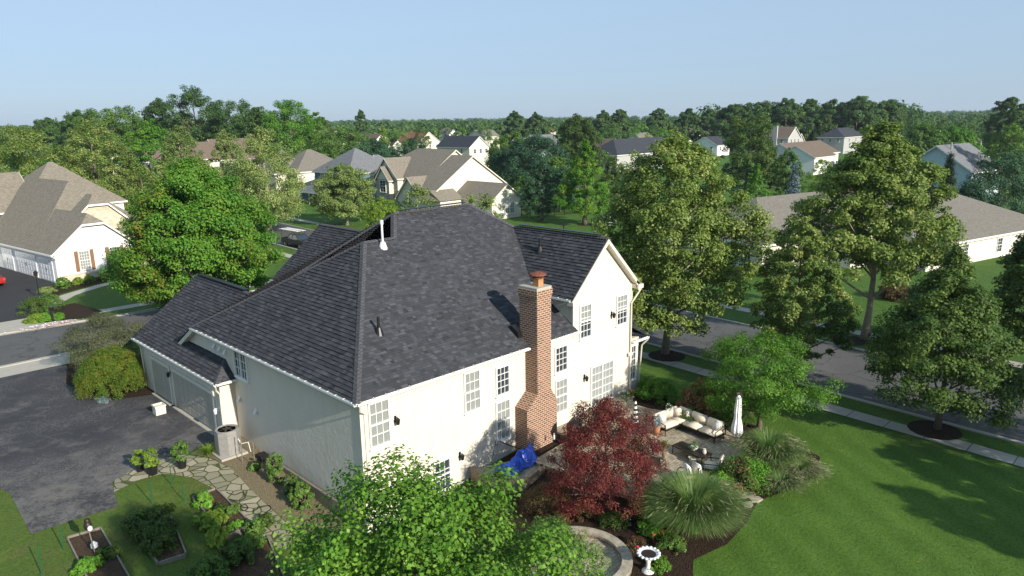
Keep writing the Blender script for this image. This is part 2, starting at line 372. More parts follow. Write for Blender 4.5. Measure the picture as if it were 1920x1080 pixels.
M['greywood'] = m_plain('grey_timber', (.19, .165, .13), .85, var=.25, scale=9)
M['bark'] = m_plain('tree_bark', (.13, .10, .075), .95, var=.35, scale=10, bs=.8)
M['barkp'] = m_plain('pale_bark', (.27, .23, .17), .95, var=.35, scale=8, bs=.8)
M['brownwood'] = m_plain('brown_shutter', (.20, .105, .055), .7)
M['green'] = m_plain('green_plastic', (.01, .09, .05), .5)
M['terra'] = m_plain('terracotta', (.36, .17, .09), .8)
M['pebble'] = m_mulch('pale_pebbles', (.25, .22, .18), (.5, .46, .4))
M['tyre'] = m_plain('tyre_rubber', (.015, .015, .015), .9)
M['chrome'] = m_plain('chrome', (.6, .6, .6), .15, 1, .05)
M['paint_d'] = m_plain('dark_car_paint', (.02, .022, .025), .2, .3, .05, spec=.6)
M['paint_r'] = m_plain('red_car_paint', (.32, .015, .01), .2, .1, .05, spec=.6)
M['paint_w'] = m_plain('white_car_paint', (.65, .66, .68), .25, .1, .05, spec=.6)
M['carglass'] = m_glass('car_glass', (.02, .03, .04), .04)
M['rock'] = m_plain('tan_rock', (.33, .29, .22), .9, var=.3, scale=4, bs=.8)
M['flowr'] = m_plain('red_petals', (.5, .03, .04), .7)
M['floww'] = m_plain('white_petals', (.75, .7, .72), .7)
G_ = {}
G_['olive'] = m_leaf('olive_leaves', [(0, (.055, .09, .016)), (.4, (.125, .19, .034)), (.7, (.21, .27, .06)), (1, (.46, .46, .18))])
G_['olivep'] = m_leaf('pale_olive_leaves', [(0, (.08, .12, .03)), (.4, (.16, .23, .06)), (.75, (.25, .31, .09)), (1, (.4, .42, .17))])
G_['maple'] = m_leaf('green_maple_leaves', [(0, (.03, .085, .010)), (.45, (.07, .19, .018)), (.8, (.13, .28, .03)), (1, (.25, .26, .04))])
G_['bright'] = m_leaf('bright_green_leaves', [(0, (.05, .13, .012)), (.45, (.11, .27, .025)), (.8, (.19, .38, .045)), (1, (.34, .52, .11))], .4)
G_['young'] = m_leaf('young_tree_leaves', [(0, (.03, .085, .010)), (.45, (.08, .19, .018)), (.8, (.15, .29, .03)), (1, (.28, .42, .07))], .35)
G_['dark'] = m_leaf('dark_green_leaves', [(0, (.022, .052, .014)), (.5, (.055, .115, .026)), (1, (.11, .185, .042))], .25)
G_['mid'] = m_leaf('mid_green_leaves', [(0, (.04, .08, .016)), (.5, (.09, .175, .03)), (1, (.18, .28, .055))], .3)
G_['shade'] = m_leaf('deep_green_leaves', [(0, (.025, .05, .01)), (.5, (.06, .11, .02)), (.85, (.11, .17, .03)), (1, (.22, .26, .06))], .3)
G_['pine'] = m_leaf('blue_green_needles', [(0, (.010, .032, .014)), (.5, (.025, .07, .03)), (1, (.06, .13, .06))], .15)
G_['spruce'] = m_leaf('dark_spruce_needles', [(0, (.008, .018, .010)), (.5, (.02, .042, .022)), (1, (.05, .08, .035))], .1)
G_['bspruce'] = m_leaf('pale_blue_needles', [(0, (.05, .09, .09)), (.5, (.13, .19, .2)), (1, (.27, .34, .36))], .1)
G_['yel'] = m_leaf('yellow_green_leaves', [(0, (.07, .13, .015)), (.5, (.17, .27, .03)), (1, (.3, .38, .06))], .4)
G_['red'] = m_leaf('red_maple_leaves', [(0, (.04, .007, .009)), (.45, (.115, .018, .020)), (.8, (.20, .04, .03)), (1, (.28, .12, .045))], .35)
G_['brown'] = m_leaf('bronze_leaves', [(0, (.04, .025, .012)), (.5, (.10, .055, .025)), (.8, (.14, .10, .03)), (1, (.08, .12, .03))], .3)
G_['hyd'] = m_leaf('hydrangea_leaves', [(0, (.03, .07, .012)), (.45, (.07, .14, .02)), (.6, (.22, .09, .05)), (1, (.36, .17, .10))], .3)
G_['euon'] = m_leaf('turning_shrub_leaves', [(0, (.04, .09, .012)), (.55, (.10, .18, .018)), (.82, (.18, .19, .02)), (1, (.28, .12, .03))], .35)
G_['jun'] = m_leaf('juniper_needles', [(0, (.05, .06, .03)), (.4, (.09, .11, .05)), (.7, (.13, .14, .07)), (1, (.2, .13, .1))], .15)
G_['blade'] = m_leaf('grass_blades', [(0, (.05, .11, .025)), (.5, (.12, .22, .05)), (.85, (.19, .27, .08)), (1, (.30, .30, .14))], .35)
G_['plume'] = m_leaf('grass_plumes', [(0, (.10, .12, .05)), (.5, (.19, .20, .10)), (1, (.30, .27, .17))], .3)

# ================================================================= GROUND
def inpoly(x, y, poly):
    c = False; j = len(poly)-1
    for i in range(len(poly)):
        if (poly[i][1] > y) != (poly[j][1] > y) and x < (poly[j][0]-poly[i][0])*(y-poly[i][1])/(poly[j][1]-poly[i][1])+poly[i][0]: c = not c
        j = i
    return c
def clip_half(poly, ax, c, sgn):
    out = []
    for i in range(len(poly)):
        p, q = poly[i], poly[(i+1) % len(poly)]
        a, b = sgn*(p[ax]-c), sgn*(q[ax]-c)
        if a >= 0: out.append(p)
        if (a > 0 and b < 0) or (a < 0 and b > 0):
            t = a/(a-b); out.append((p[0]+(q[0]-p[0])*t, p[1]+(q[1]-p[1])*t))
    return out
GX = (4, 34); GY = (6, 46); GS = .5                 # the uneven part of the plot
def sheet(name, poly, mat, lift, kind='structure', label=None, cat=None, thick=0):
    """a flat sheet that follows the ground, 'lift' above it"""
    mb = MB()
    a = sum(poly[i][0]*poly[(i+1) % len(poly)][1]-poly[(i+1) % len(poly)][0]*poly[i][1] for i in range(len(poly)))
    if a < 0: poly = poly[::-1]
    xs = [p[0] for p in poly]; ys = [p[1] for p in poly]
    if max(xs) < GX[0] or min(xs) > GX[1] or max(ys) < GY[0] or min(ys) > GY[1]:
        bm = bmesh.new(); vs = [bm.verts.new((p[0], p[1], GZ+lift)) for p in poly]; f = bm.faces.new(vs); bmesh.ops.triangulate(bm, faces=[f])
        for f in bm.faces: mb.face([v.co[:] for v in f.verts])
        bm.free()
    else:
        bm = bmesh.new(); vs = [bm.verts.new((p[0], p[1], 0)) for p in poly]; bm.faces.new(vs)
        for k in range(int((GX[1]-GX[0])/GS)+1):
            c = GX[0]+k*GS
            if min(xs) < c < max(xs): bmesh.ops.bisect_plane(bm, geom=bm.verts[:]+bm.edges[:]+bm.faces[:], plane_co=(c, 0, 0), plane_no=(1, 0, 0))
        for k in range(int((GY[1]-GY[0])/GS)+1):
            c = GY[0]+k*GS
            if min(ys) < c < max(ys): bmesh.ops.bisect_plane(bm, geom=bm.verts[:]+bm.edges[:]+bm.faces[:], plane_co=(0, c, 0), plane_no=(0, 1, 0))
        bmesh.ops.triangulate(bm, faces=bm.faces[:])
        for v in bm.verts: v.co.z = hz(v.co.x, v.co.y)+lift
        mb.v = [v.co[:] for v in bm.verts]; bm.verts.index_update()
        mb.f = [tuple(v.index for v in f.verts) for f in bm.faces]; mb.m = [0]*len(mb.f); mb.uv = [None]*len(mb.f)
        bm.free()
    o = mb.build(name, mat); tag(o, label, cat, None, kind)
    return o
R0 = 2600
mb = MB()
x0, x1 = GX; y0, y1 = GY
nx = int((x1-x0)/GS); ny = int((y1-y0)/GS)
vs = [(x0+i*GS, y0+j*GS, hz(x0+i*GS, y0+j*GS)) for j in range(ny+1) for i in range(nx+1)]
mb.add(vs, [(j*(nx+1)+i, j*(nx+1)+i+1, (j+1)*(nx+1)+i+1, (j+1)*(nx+1)+i) for j in range(ny) for i in range(nx)])
z = GZ
for a in ([(-R0, -R0), (x0, -R0), (x0, R0), (-R0, R0)], [(x1, -R0), (R0, -R0), (R0, R0), (x1, R0)], [(x0, -R0), (x1, -R0), (x1, y0), (x0, y0)], [(x0, y1), (x1, y1), (x1, R0), (x0, R0)]):
    mb.face([(p[0], p[1], z) for p in a])
tag(mb.build('ground', M['grassfar']), kind='structure')

def nearx(y): return 42.25+.056*y if y > 0 else 42.25+.02*y
def farx(y): return 51.8+.058*y
# streets
ys_ = [-60, -20, 0, 20, 40, 52]
side = [(nearx(y), y) for y in ys_]
corner1 = [(45.0-2.6, 57.5), (40, 59.6), (36, 60.2)]
poly = side + corner1 + [(-80, 60.2), (-80, 70.6), (10, 70.4), (20, 69.3), (38, 69.3), (42.5, 70.5), (45.6, 74.5)]
poly += [(nearx(y), y) for y in (84, 100, 130, 170)]
poly += [(farx(y), y) for y in (170, 130, 100, 60, 40, 20, 0, -20, -60)]
sheet('road', poly, M['asph'], .012)
for nm, ll in (('curb', [side + corner1 + [(-80, 60.2)]]), ('curb', [[(10, 70.4), (20, 69.3), (38, 69.3), (42.5, 70.5), (45.6, 74.5)]+[(nearx(y), y) for y in (84, 100, 130, 170)]]), ('curb', [[(farx(y), y) for y in (170, 130, 100, 60, 40, 20, 0, -20, -60)]])):
    for line in ll:
        mb = MB()
        for i in range(len(line)-1):
            a = Vector((line[i][0], line[i][1], 0)); b = Vector((line[i+1][0], line[i+1][1], 0)); d = (b-a).normalized(); n = Vector((-d.y, d.x, 0))
            if nm == 'curb' and ll[0][0] != line[0]: pass
            o = a-n*.12; mb.obox((o.x, o.y, GZ-.1), b-a+d*.02, n*.24, (0, 0, .2))
        tag(mb.build('kerb', M['conc']), kind='structure')
# gutter strip (pale concrete) beside the left street
sheet('gutter', [(-80, 69.9), (9, 69.9), (20, 68.85), (37, 68.85), (37, 69.2), (20, 69.2), (10, 70.3), (-80, 70.5)], M['conc'], .02)
sheet('gutter', [(-80, 60.3), (36, 60.3), (36, 60.75), (-80, 60.75)], M['conc'], .02)
def band(name, f, ys, w0, w1, mat, lift, joints=1.5):
    P = [(f(y)+w0, y) for y in ys]+[(f(y)+w1, y) for y in ys[::-1]]
    return sheet(name, P, mat, lift)
YS = [-60, -20, 0, 10, 20, 30, 40, 50, 58]
band('sidewalk', nearx, YS, -2.9, -1.75, M['conc'], .03)
band('sidewalk', nearx, [72, 84, 100, 130, 170], -3.3, -2.1, M['conc'], .03)
band('sidewalk', farx, [-60, 0, 20, 40, 60, 80, 100, 130, 170], 3.6, 4.8, M['conc'], .03)
# joints scored in the pavement
mb = MB()
for f, a, b, r_ in ((nearx, -2.9, -1.75, range(-20, 58)), (farx, 3.6, 4.8, range(-10, 120))):
    for k in r_:
        if k % 2: continue
        x = f(k); mb.box(x+a, x+b, k, k+.03, GZ+.031, GZ+.034)
tag(mb.build('pavement_joint', M['mulch']), kind='structure')
sheet('sidewalk', [(15.2, 71.6), (36, 71.0), (40, 72.5), (40, 73.8), (35, 72.4), (15.4, 73.0)], M['conc'], .03)
# own driveway, apron and worn edge
sheet('driveway', [(-30, 58.2), (12.2, 58.0), (12.4, 50.2), (11.6, 48.2), (14.72, 46.4), (14.72, 37.2), (14.3, 37.2), (12.6, 36.7), (10.6, 37.0), (8.85, 36.1), (8.3, 33.5), (5.0, 33.7), (5.2, 38.5), (4.2, 42), (-2, 44), (-30, 44)], M['asphd'], .03)
sheet('driveway_apron', [(-30, 58.0), (12.6, 57.6), (13.3, 60.2), (-30, 60.2)], M['conc'], .04)
mb = MB(); mb.box(14.45, 14.66, 37.8, 43.5, GZ, GZ+.09); mb.box(14.45, 14.66, 44.0, 46.9, GZ, GZ+.06)
tag(mb.build('door_threshold', M['conc']), kind='structure')
# left neighbour's driveway, walk, beds
sheet('driveway', [(-30, 76), (13.6, 74.6), (14.9, 79), (17.0, 84), (19.4, 88.6), (17.3, 108), (-30, 116)], M['asphn'], .03)
sheet('driveway_apron', [(-30, 70.5), (10.8, 70.4), (17.0, 69.7), (14.2, 74.5), (-30, 76)], M['conc'], .04)
sheet('garden_path', [(14.9, 77.5), (18.2, 82.2), (22, 84.6), (27, 86.3), (34, 88), (34, 86.9), (27, 85.2), (22.6, 83.6), (19.2, 81.2), (16.2, 77)], M['conc'], .035)
sheet('flower_bed', [(16.4, 80.6), (18.3, 83.0), (22, 85.2), (27, 86.9), (34, 88.6), (34, 90.5), (19.7, 88.7)], M['mulch'], .025)
sheet('flower_bed', [(14.2, 71.6), (17.8, 70.6), (19.0, 72.2), (18.2, 77.5), (15.0, 77.3), (14.0, 74.6)], M['mulch'], .045)
# house-side paths, beds
sheet('shrub_bed', [(11.7, 49.2), (12.3, 47.6), (14.7, 46.6), (14.7, 48.6), (22, 48.6), (22, 54), (12.4, 57.5), (11.2, 53)], M['mulch'], .035)
sheet('flagstone_path', [(8.6, 35.0), (9.0, 36.2), (10.6, 37.0), (12.4, 36.6), (13.2, 35.2), (13.5, 33.4), (13.3, 31.2), (13.2, 28), (13.1, 25.5), (11.9, 25.5), (12.0, 28), (12.1, 31.6), (11.7, 33.9), (10.9, 35.2), (9.9, 35.4)], M['flag'], .04)
sheet('dirt_strip', [(13.3, 35.2), (13.5, 33.4), (13.3, 31.2), (13.2, 25), (15.5, 25), (15.5, 36.8), (14.7, 36.8), (14.3, 37.15), (12.7, 36.5)], M['dirt'], .024)
sheet('garden_lawn', [(-10, 8), (16, 8), (16, 24), (13.2, 25), (13.4, 31.2), (13.5, 33.4), (12.9, 35.6), (12.4, 36.4), (10.6, 36.6), (8.8, 35.8), (8.0, 34), (5.6, 34.2), (5.6, 39), (3, 43), (-10, 43.5)], M['grass2'], .014)
# back lawn with mowing stripes
bedge = [(21.2, 12.2), (22.37, 12.9), (24.2, 12.5), (26.2, 12.7), (28.2, 13.2), (30.2, 12.6), (32.4, 12.3), (34.2, 13.0), (35.2, 14.6), (35.6, 17.2), (35.5, 20.5), (35.6, 23.6), (36.5, 27)]
sheet('back_lawn', bedge+[(37.2, 34), (39.4, 34), (39.2, 24), (39.1, 0), (38.6, -20), (14, -20), (16, 6)], M['grass'], .018)
sheet('front_verge', [(nearx(y)-1.7, y) for y in (-60, -20, 0, 20, 40, 54)]+[(nearx(y)-.1, y) for y in (54, 40, 20, 0, -20, -60)], M['grass'], .018)
sheet('mulch_bed', [(18.2, 19.5), (18.4, 14)]+bedge+[(34.4, 28), (34.4, 24.6), (17.5, 24.6)], M['mulch'], .022)
# patio
PZ = GZ+.16
mb = MB(); patio = [(24.0, 22.9), (24.2, 18.3), (24.6, 16.6), (26.2, 15.9), (28.6, 15.3), (31.0, 15.2), (32.9, 16.3), (34.0, 18.4), (34.2, 20.6), (33.4, 22.4), (33.2, 24.68), (27.2, 24.68), (27.2, 23.2)]
mb.prism(patio, GZ-.3, PZ); tag(mb.build('patio', M['paver']), kind='structure')
mb = MB(); mb.lathe((31.7, 24.3, PZ), [(1.75, 0), (1.75, .16), (1.72, .17)], 32); mb.lathe((31.7, 24.5, PZ+.16), [(1.3, 0), (1.3, .13)], 32); tag(mb.build('door_step', M['paver']), kind='structure')

# ================================================================= ROOF / HOUSE BUILDERS
def clip3(poly, nrm, c, sgn):
    out = []; n = len(poly)
    for i in range(n):
        p, q = poly[i], poly[(i+1) % n]; a, b = sgn*(p.dot(nrm)-c), sgn*(q.dot(nrm)-c)
        if a >= -1e-9: out.append(p)
        if (a > 1e-9 and b < -1e-9) or (a < -1e-9 and b > 1e-9): out.append(p+(q-p)*(a/(a-b)))
    return out
def shingles(mb, poly, rnds, course=.2, tw=.3, lift=(.02, .06)):
    poly = [Vector(p) for p in poly]; n = Vector((0, 0, 0))
    for i in range(1, len(poly)-1): n += (poly[i]-poly[0]).cross(poly[i+1]-poly[0])
    n.normalize()
    if n.z < 0: n = -n
    if n.y < -.3: lift = (.006, .02); course = .155; tw = .27
    rc_ = .55 if n.y < -.3 else 0.  # riser faces coloured darker, painting shadow lines between the courses
    u = Vector((0, 0, 1)).cross(n).normalized(); v = n.cross(u)
    v0 = min(p.dot(v) for p in poly); v1 = max(p.dot(v) for p in poly)
    for r in range(int(v0//course), int(v1//course)+1):
        b = clip3(clip3(poly, v, r*course, 1), v, (r+1)*course, -1)
        if len(b) < 3: continue
        u0 = min(p.dot(u) for p in b); u1 = max(p.dot(u) for p in b)
        rg = random.Random(r*7919+int(abs(n.x)*100)+13)
        st = -70-rg.random()*tw; cuts = []
        while st < u1+1:
            w = tw*rg.choice((.55, .75, 1., 1.25)); h = rg.uniform(*lift); c = rg.random(); cuts.append((st, st+w, h, c)); st += w
        for a0, a1, h, c in cuts:
            if a1 < u0 or a0 > u1: continue
            t = clip3(clip3(b, u, a0, 1), u, a1, -1)
            if len(t) < 3: continue
            f = [p+n*(.006+h*(1-(p.dot(v)-r*course)/course)) for p in t]
            if sum(((f[i]-f[0]).cross(f[i+1]-f[0])).dot(n) for i in range(1, len(f)-1)) < 1e-4: continue
            mb.face(f, 0, [(p.dot(u), p.dot(v)) for p in f]); rnds.append(c)
            for i in range(len(t)):
                p, q = t[i], t[(i+1) % len(t)]
                if p.dot(v)-r*course < .02 and q.dot(v)-r*course < .02 or (abs(p.dot(u)-q.dot(u)) < .01):
                    mb.face([p-n*.01, q-n*.01, f[(i+1) % len(t)], f[i]], 0, [(0, 0)]*4); rnds.append(c*rc_)
def setrnd(o, r):
    a = o.data.attributes.new('rnd', 'FLOAT', 'FACE'); a.data.foreach_set('value', np.array(r, dtype=np.float32))
def m_tab(name):
    t = NT(name); at = t.n('ShaderNodeAttribute', attribute_name='rnd'); co = posn(t)
    r = t.ramp(at.outputs['Fac'], [(0, (.014, .015, .018)), (.06, (.03, .031, .035)), (.3, (.035, .036, .041)), (.62, (.047, .048, .054)), (.9, (.067, .069, .077)), (1, (.09, .092, .10))]).outputs[0]
    n1 = t.noise(co, 90, 3, .7); n2 = t.noise(co, .45, 4)
    c = t.mix(t.math('MULTIPLY', n1.outputs[0], .45), r, (.035, .036, .04)); c = t.mix(t.math('MULTIPLY', n2.outputs[0], .35), c, (.062, .064, .071))
    return t.fin(c, .9, t.bump(n1.outputs[0], .5, .008), 0, .2)
M['tab'] = m_tab('laminated_shingle')
def caps(mb, a, b, w=.17, seg=.2, drop=.1, rnds=None):
    a = Vector(a); b = Vector(b); d = b-a; L = d.length; d.normalize(); s = Vector((0, 0, 1)).cross(d).normalized(); up = d.cross(s)
    if up.z < 0: up = -up
    n = int(L/seg)
    for i in range(n):
        p = a+d*(i*L/n); q = a+d*((i+1.25)*L/n); h = .075; k = .045
        for sg in (1, -1):
            e0 = p+s*(w*sg)-up*drop; e1 = q+s*(w*sg)-up*drop
            f = [p+up*h, q+up*k, e1+up*k, e0+up*h]
            if sg > 0: f = f[::-1]
            mb.face(f)
            g = [p+up*h, e0+up*h, e0-up*.02, p-up*.02]; mb.face(g if sg > 0 else g[::-1])
def window(par, o, r, n, w, h, nx=3, nz=4, glass='glass', frame='white', sash=True, t=.07, name='window', fw=.07, lower=None, mull=0):
    """o = lower left corner seen from outside, r = unit right, n = unit outward"""
    o, r, n = Vector(o), Vector(r).normalized(), Vector(n).normalized(); Z = Vector((0, 0, 1)); mb = MB()
    def bar(u0, u1, z0, z1, d0, d1): mb.obox(o+r*u0+Z*z0+n*d0, r*(u1-u0), Z*(z1-z0), n*(d1-d0))
    bar(0, fw, 0, h, -.03, t+.02); bar(w-fw, w, 0, h, -.03, t+.02); bar(fw, w-fw, h-fw, h, -.03, t+.02); bar(fw, w-fw, 0, fw, -.03, t+.03)
    if sash: bar(fw, w-fw, h/2-.03, h/2+.03, .012, t+.012)
    for m in range(mull): c = w*(m+1)/(mull+1); bar(c-.05, c+.05, fw, h-fw, .01, t+.015)
    for i in range(1, nx): c = fw+(w-2*fw)*i/nx; bar(c-.013, c+.013, fw, h-fw, .008, t-.008)
    for i in range(1, nz):
        c = fw+(h-2*fw)*i/nz
        if sash and abs(c-h/2) < .05: continue
        bar(fw, w-fw, c-.012, c+.012, .008, t-.01)
    bar(-.04, w+.04, -.05, 0, -.02, t+.06)
    f = mb.build(name, M[frame], par)
    g = MB(); g.obox(o+r*fw+Z*fw-n*.02, r*(w-2*fw), Z*(h-2*fw if not lower else (h/2-fw)), n*.032, 0)
    if lower: g.m = [1]*len(g.m); g.obox(o+r*fw+Z*(h/2)-n*.02, r*(w-2*fw), Z*(h/2-fw), n*.033, 0)
    g.build('pane', [M[glass], M[lower or glass]], f)
    return f
def gutter(mb, a, b, out, hang=.62):
    a, b, out = Vector(a), Vector(b), Vector(out).normalized(); d = b-a; L = d.length; d.normalize(); Z = Vector((0, 0, 1))
    mb.obox(a-Z*.13, d*L, out*.02, Z*.12); mb.obox(a-Z*.13+out*.02, d*L, out*.11, Z*.02); mb.obox(a-Z*.13+out*.11, d*L, out*.02, Z*.125)
    for i in range(int(L/hang)): mb.obox(a+d*(.2+i*hang)+Z*.0, d*.03, out*.13, Z*.018)
    for i in range(int(L/hang)): mb.obox(a+d*(.2+i*hang)+Z*.0-out*.1, d*.03, out*.1, Z*.03)

# ================================================================= MAIN HOUSE
H = empty('stucco_house', (24, 32, -.6), 0, 'large cream stucco house with charcoal shingle roof and tall brick chimney', 'house')
H.location = (0, 0, 0)
Ye, Yw, xe, xw, ze = 24.35, 24.7, 15.15, 15.5, 4.77
A = (21.13, 32.2, 9.79); B_ = (23.05, 32.2, 9.79); T1 = (24.31, 33.85, 10.85); T2 = (29.97, 33.85, 10.85)
s1 = .64
def w1(x, y): return (x, y, ze+s1*(y-Ye))
def ga(x, y): return (x, y, 9.49-.98*abs(31.7-x))
mb = MB(); rn = []
for P in ([w1(xe, Ye), w1(23.05, Ye), B_, A], [w1(23.05, Ye), w1(29.15, Ye), w1(29.15, 33.85), T1, B_],
          [w1(29.15, 27.1), (31.7, 31.72, 9.49), T2, w1(29.15, 33.85)],
          [(xe, Ye, ze), A, (xe, 41.0, ze)],
          [T1, B_, (17.0, 41.0, ze), (16.2, 42.6, 4.05)],
          [A, B_, (17.0, 41.0, ze), (xe, 41.0, ze)],
          [T1, T2, (31.9, 31.6, 9.3), (33.5, 36.5, 8.0), (30.6, 42.1, 4.77), (16.2, 42.6, 4.3)][0:0] or [T1, T2, (30.6, 42.1, 4.77), (16.3, 42.1, 4.77)],
          [T2, (31.9, 31.4, 9.3), (34.3, 33.0, 7.0), (34.3, 42.1, 4.77), (30.6, 42.1, 4.77)][0:0] or [T2, (31.85, 31.4, 9.35), (31.85, 37.5, 9.3)],
          [(xe, 41.0, ze), (17.0, 41.0, ze), (17.0, 43.4, 3.4), (xe, 43.4, 3.4)],
          # gable wing
          [ga(28.7, 24.38), ga(31.7, 24.38), ga(31.7, 33), ga(28.7, 33)], [ga(31.7, 24.38), ga(34.7, 24.38), ga(34.7, 38), ga(31.7, 38)],
          # far wing
          [(24.45, 40, 4.75), (28.2, 40, 8.5), (28.2, 48.6, 8.5), (24.45, 49.6, 4.75)], [(28.2, 40, 8.5), (32, 40, 4.7), (32, 49.6, 4.7), (28.2, 48.6, 8.5)],
          [(24.45, 49.6, 4.75), (28.2, 48.6, 8.5), (32, 49.6, 4.7)],
          # garage
          [(14.42, 36.55, 2.71), (15.5, 37.63, 3.54), (15.5, 43.4, 3.54), (14.42, 43.4, 2.71)], [(14.42, 43.4, 2.71), (15.5, 43.4, 3.54), (15.5, 48.9, 3.54), (14.42, 48.9, 2.71)],
          [(15.5, 37.63, 3.54), (18.8, 40.5, 6.09), (18.8, 48.9, 6.09), (15.5, 48.9, 3.54)],
          [(18.8, 40.5, 6.09), (23.1, 40.5, 2.8), (23.1, 48.9, 2.8), (18.8, 48.9, 6.09)],
          [(14.42, 36.55, 2.71), (15.5, 36.55, 2.71), (15.5, 37.63, 3.54)],
          # low wing on the street side
          [(34.2, 24.5, 2.95), (35.9, 24.5, 2.95), (35.9, 30, 2.95), (34.2, 30, 3.7)][0:0] or [(34.46, 24.5, 3.75), (35.9, 24.5, 2.95), (35.9, 32, 2.95), (34.46, 32, 3.75)]):
    shingles(mb, P, rn)
roof = mb.build('roof', M['tab'], H); setrnd(roof, rn)
mb = MB()
for a, b in (((xe, Ye, ze), A), (A, B_), (B_, T1), (T1, T2), (T2, (31.7, 31.6, 9.45)), ((31.7, 24.4, 9.49), (31.7, 31.9, 9.49)), ((xe, 41, ze), A), ((28.2, 40, 8.5), (28.2, 48.6, 8.5)),
             ((18.8, 40.5, 6.09), (18.8, 48.9, 6.09)), ((14.42, 36.55, 2.71), (15.5, 37.63, 3.54)), ((17.0, 41.0, ze), T1)):
    caps(mb, a, b)
mb.build('ridge_cap', M['roofcap'], roof)
# step flashing dark line at ridge vents
for q in (((24.6, 33.7, 10.98), (5.0, 0, 0), (0, .3, 0)), ((31.55, 24.8, 9.62), (.3, 0, 0), (0, 6.3, 0)), ((18.65, 41.5, 6.22), (.3, 0, 0), (0, 6.8, 0))):
    mb = MB(); mb.obox(*q, (0, 0, .05)); mb.build('ridge_vent', M['black'], roof)
# walls
mb = MB(); zb = -2.2
def wally(x0, x1, y, ztop, z0=zb): mb.box(x0, x1, y, y+.2, z0, ztop)
gz = lambda x: 9.49-.98*abs(31.7-x)-.13
mb.add([(xw, Yw, zb), (29.15, Yw, zb), (29.15, Yw, ze+.05), (xw, Yw, ze+.05)], [(0, 1, 2, 3)])
mb.add([(29.15, Yw, zb), (34.45, Yw, zb), (34.45, Yw, gz(34.45)), (31.7, Yw, gz(31.7)), (29.15, Yw, gz(29.15))], [(0, 1, 2, 3, 4)])
mb.face([(29.15, Yw, 4.6), (29.15, Yw, gz(29.15)), (29.15, 28.2, gz(29.15)), (29.15, 28.2, 4.6)])
mb.face([(34.45, Yw, zb), (34.45, 38, zb), (34.45, 38, gz(34.45)), (34.45, Yw, gz(34.45))])
mb.face([(xw, 43.3, zb), (xw, Yw, zb), (xw, Yw, ze+.05), (xw, 41.0, ze+.05), (xw, 43.3, 3.3)])
mb.face([(xw, 41.9, zb), (xw, 41.9, 4.2), (34.45, 41.9, 4.8), (34.45, 41.9, zb)])
# soffits
for q in ([(xe, Ye, ze-.08), (29.15, Ye, ze-.08), (29.15, Yw, ze-.08), (xe, Yw, ze-.08)], [(xe, Yw, ze-.085), (xw, Yw, ze-.085), (xw, 41, ze-.085), (xe, 41, ze-.085)]): mb.face(q)
# garage walls
gx, gy = 14.72, 36.85
mb.box(gx, gx+.2, gy+.2, 48.5, zb+1, 2.72); mb.box(gx, xw, gy, gy+.2, zb+1, 2.72)
mb.face([(gx, 48.5, zb), (22.6, 48.5, zb), (22.6, 48.5, 3.0), (18.8, 48.5, 5.95), (gx, 48.5, 2.9)][::-1])
mb.box(24.85, 31.6, 40, 49.2, zb, 4.72)
mb.box(34.45, 35.6, 24.95, 31.5, zb, 2.9)
# stucco bands (control joints / foundation step)
mb.box(xw-.03, xw+.05, Yw+.3, 36.8, -1.9, -.85)
mb.build('wall', M['stucco'], H)
# trim: corner boards, fascia, rakes, gutters, downspouts
for g_ in (((xe, Ye, ze), (25.3, Ye, ze), (0, -1, 0)), ((26.5, Ye, ze), (29.3, Ye, ze), (0, -1, 0)), ((xe, Ye, ze), (xe, 41.0, ze), (-1, 0, 0)), ((14.42, 36.55, 2.71), (14.42, 48.95, 2.71), (-1, 0, 0)), ((14.42, 36.55, 2.71), (15.5, 36.55, 2.71), (0, -1, 0)),
           ((24.45, 40.5, 4.75), (24.45, 49.7, 4.75), (-1, 0, 0)), ((28.7, 24.5, 6.55), (28.7, 27.2, 6.55), (-1, 0, 0)), ((34.3, 24.5, 2.95), (35.9, 24.5, 2.95), (0, -1, 0))):
    mb = MB(); gutter(mb, *g_); mb.build('gutter', M['white'], H)
mb = MB()
def rake(p, q, w=.24, t=.05, out=(0, -1, 0)):
    p, q, out = Vector(p), Vector(q), Vector(out); d = q-p; Z = Vector((0, 0, 1)); mb.obox(p-Z*w+out*.0, d, Z*w, out*t)
rake((28.66, 24.38, 6.47), (31.7, 24.38, 9.45)); rake((31.7, 24.38, 9.45), (34.75, 24.38, 6.46))
mb.obox((28.66, 24.38, 6.22), (3.04, 0, 2.98), (0, .32, 0), (0, 0, -.03)); mb.obox((34.75, 24.38, 6.21), (-3.05, 0, 2.99), (0, .32, 0), (0, 0, -.03))
rake((34.4, 24.38, 6.75), (34.75, 24.38, 6.46), .5)
mb.obox((34.4, 24.2, 6.2), (.5, 0, 0), (0, .5, 0), (0, 0, .24)); mb.obox((28.6, 24.25, 6.24), (.5, 0, 0), (0, .42, 0), (0, 0, .2))
mb.build('rake_board', M['cream'], H); mb = MB()
rake((xe, 43.4, 3.3), (xe, 41.0, 4.72), .26, .35, (1, 0, 0)); mb.build('rake_board', M['cream'], H); mb = MB(); rake((14.4, 48.9, 2.66), (18.8, 48.9, 6.04), .24, .05, (0, 1, 0)); mb.build('rake_board', M['cream'], H)
for q in ((29.1, 29.28, Yw-.03, Yw+.05, 4.2, 6.4), (34.28, 34.48, Yw-.03, Yw+.04, -.7, 6.5), (xw-.03, xw+.16, Yw-.035, Yw, -1.6, 4.7), (gx-.03, gx, gy-.02, gy+.2, -.7, 2.6)):
    mb = MB(); mb.box(*q); mb.build('corner_board', M['cream'], H)
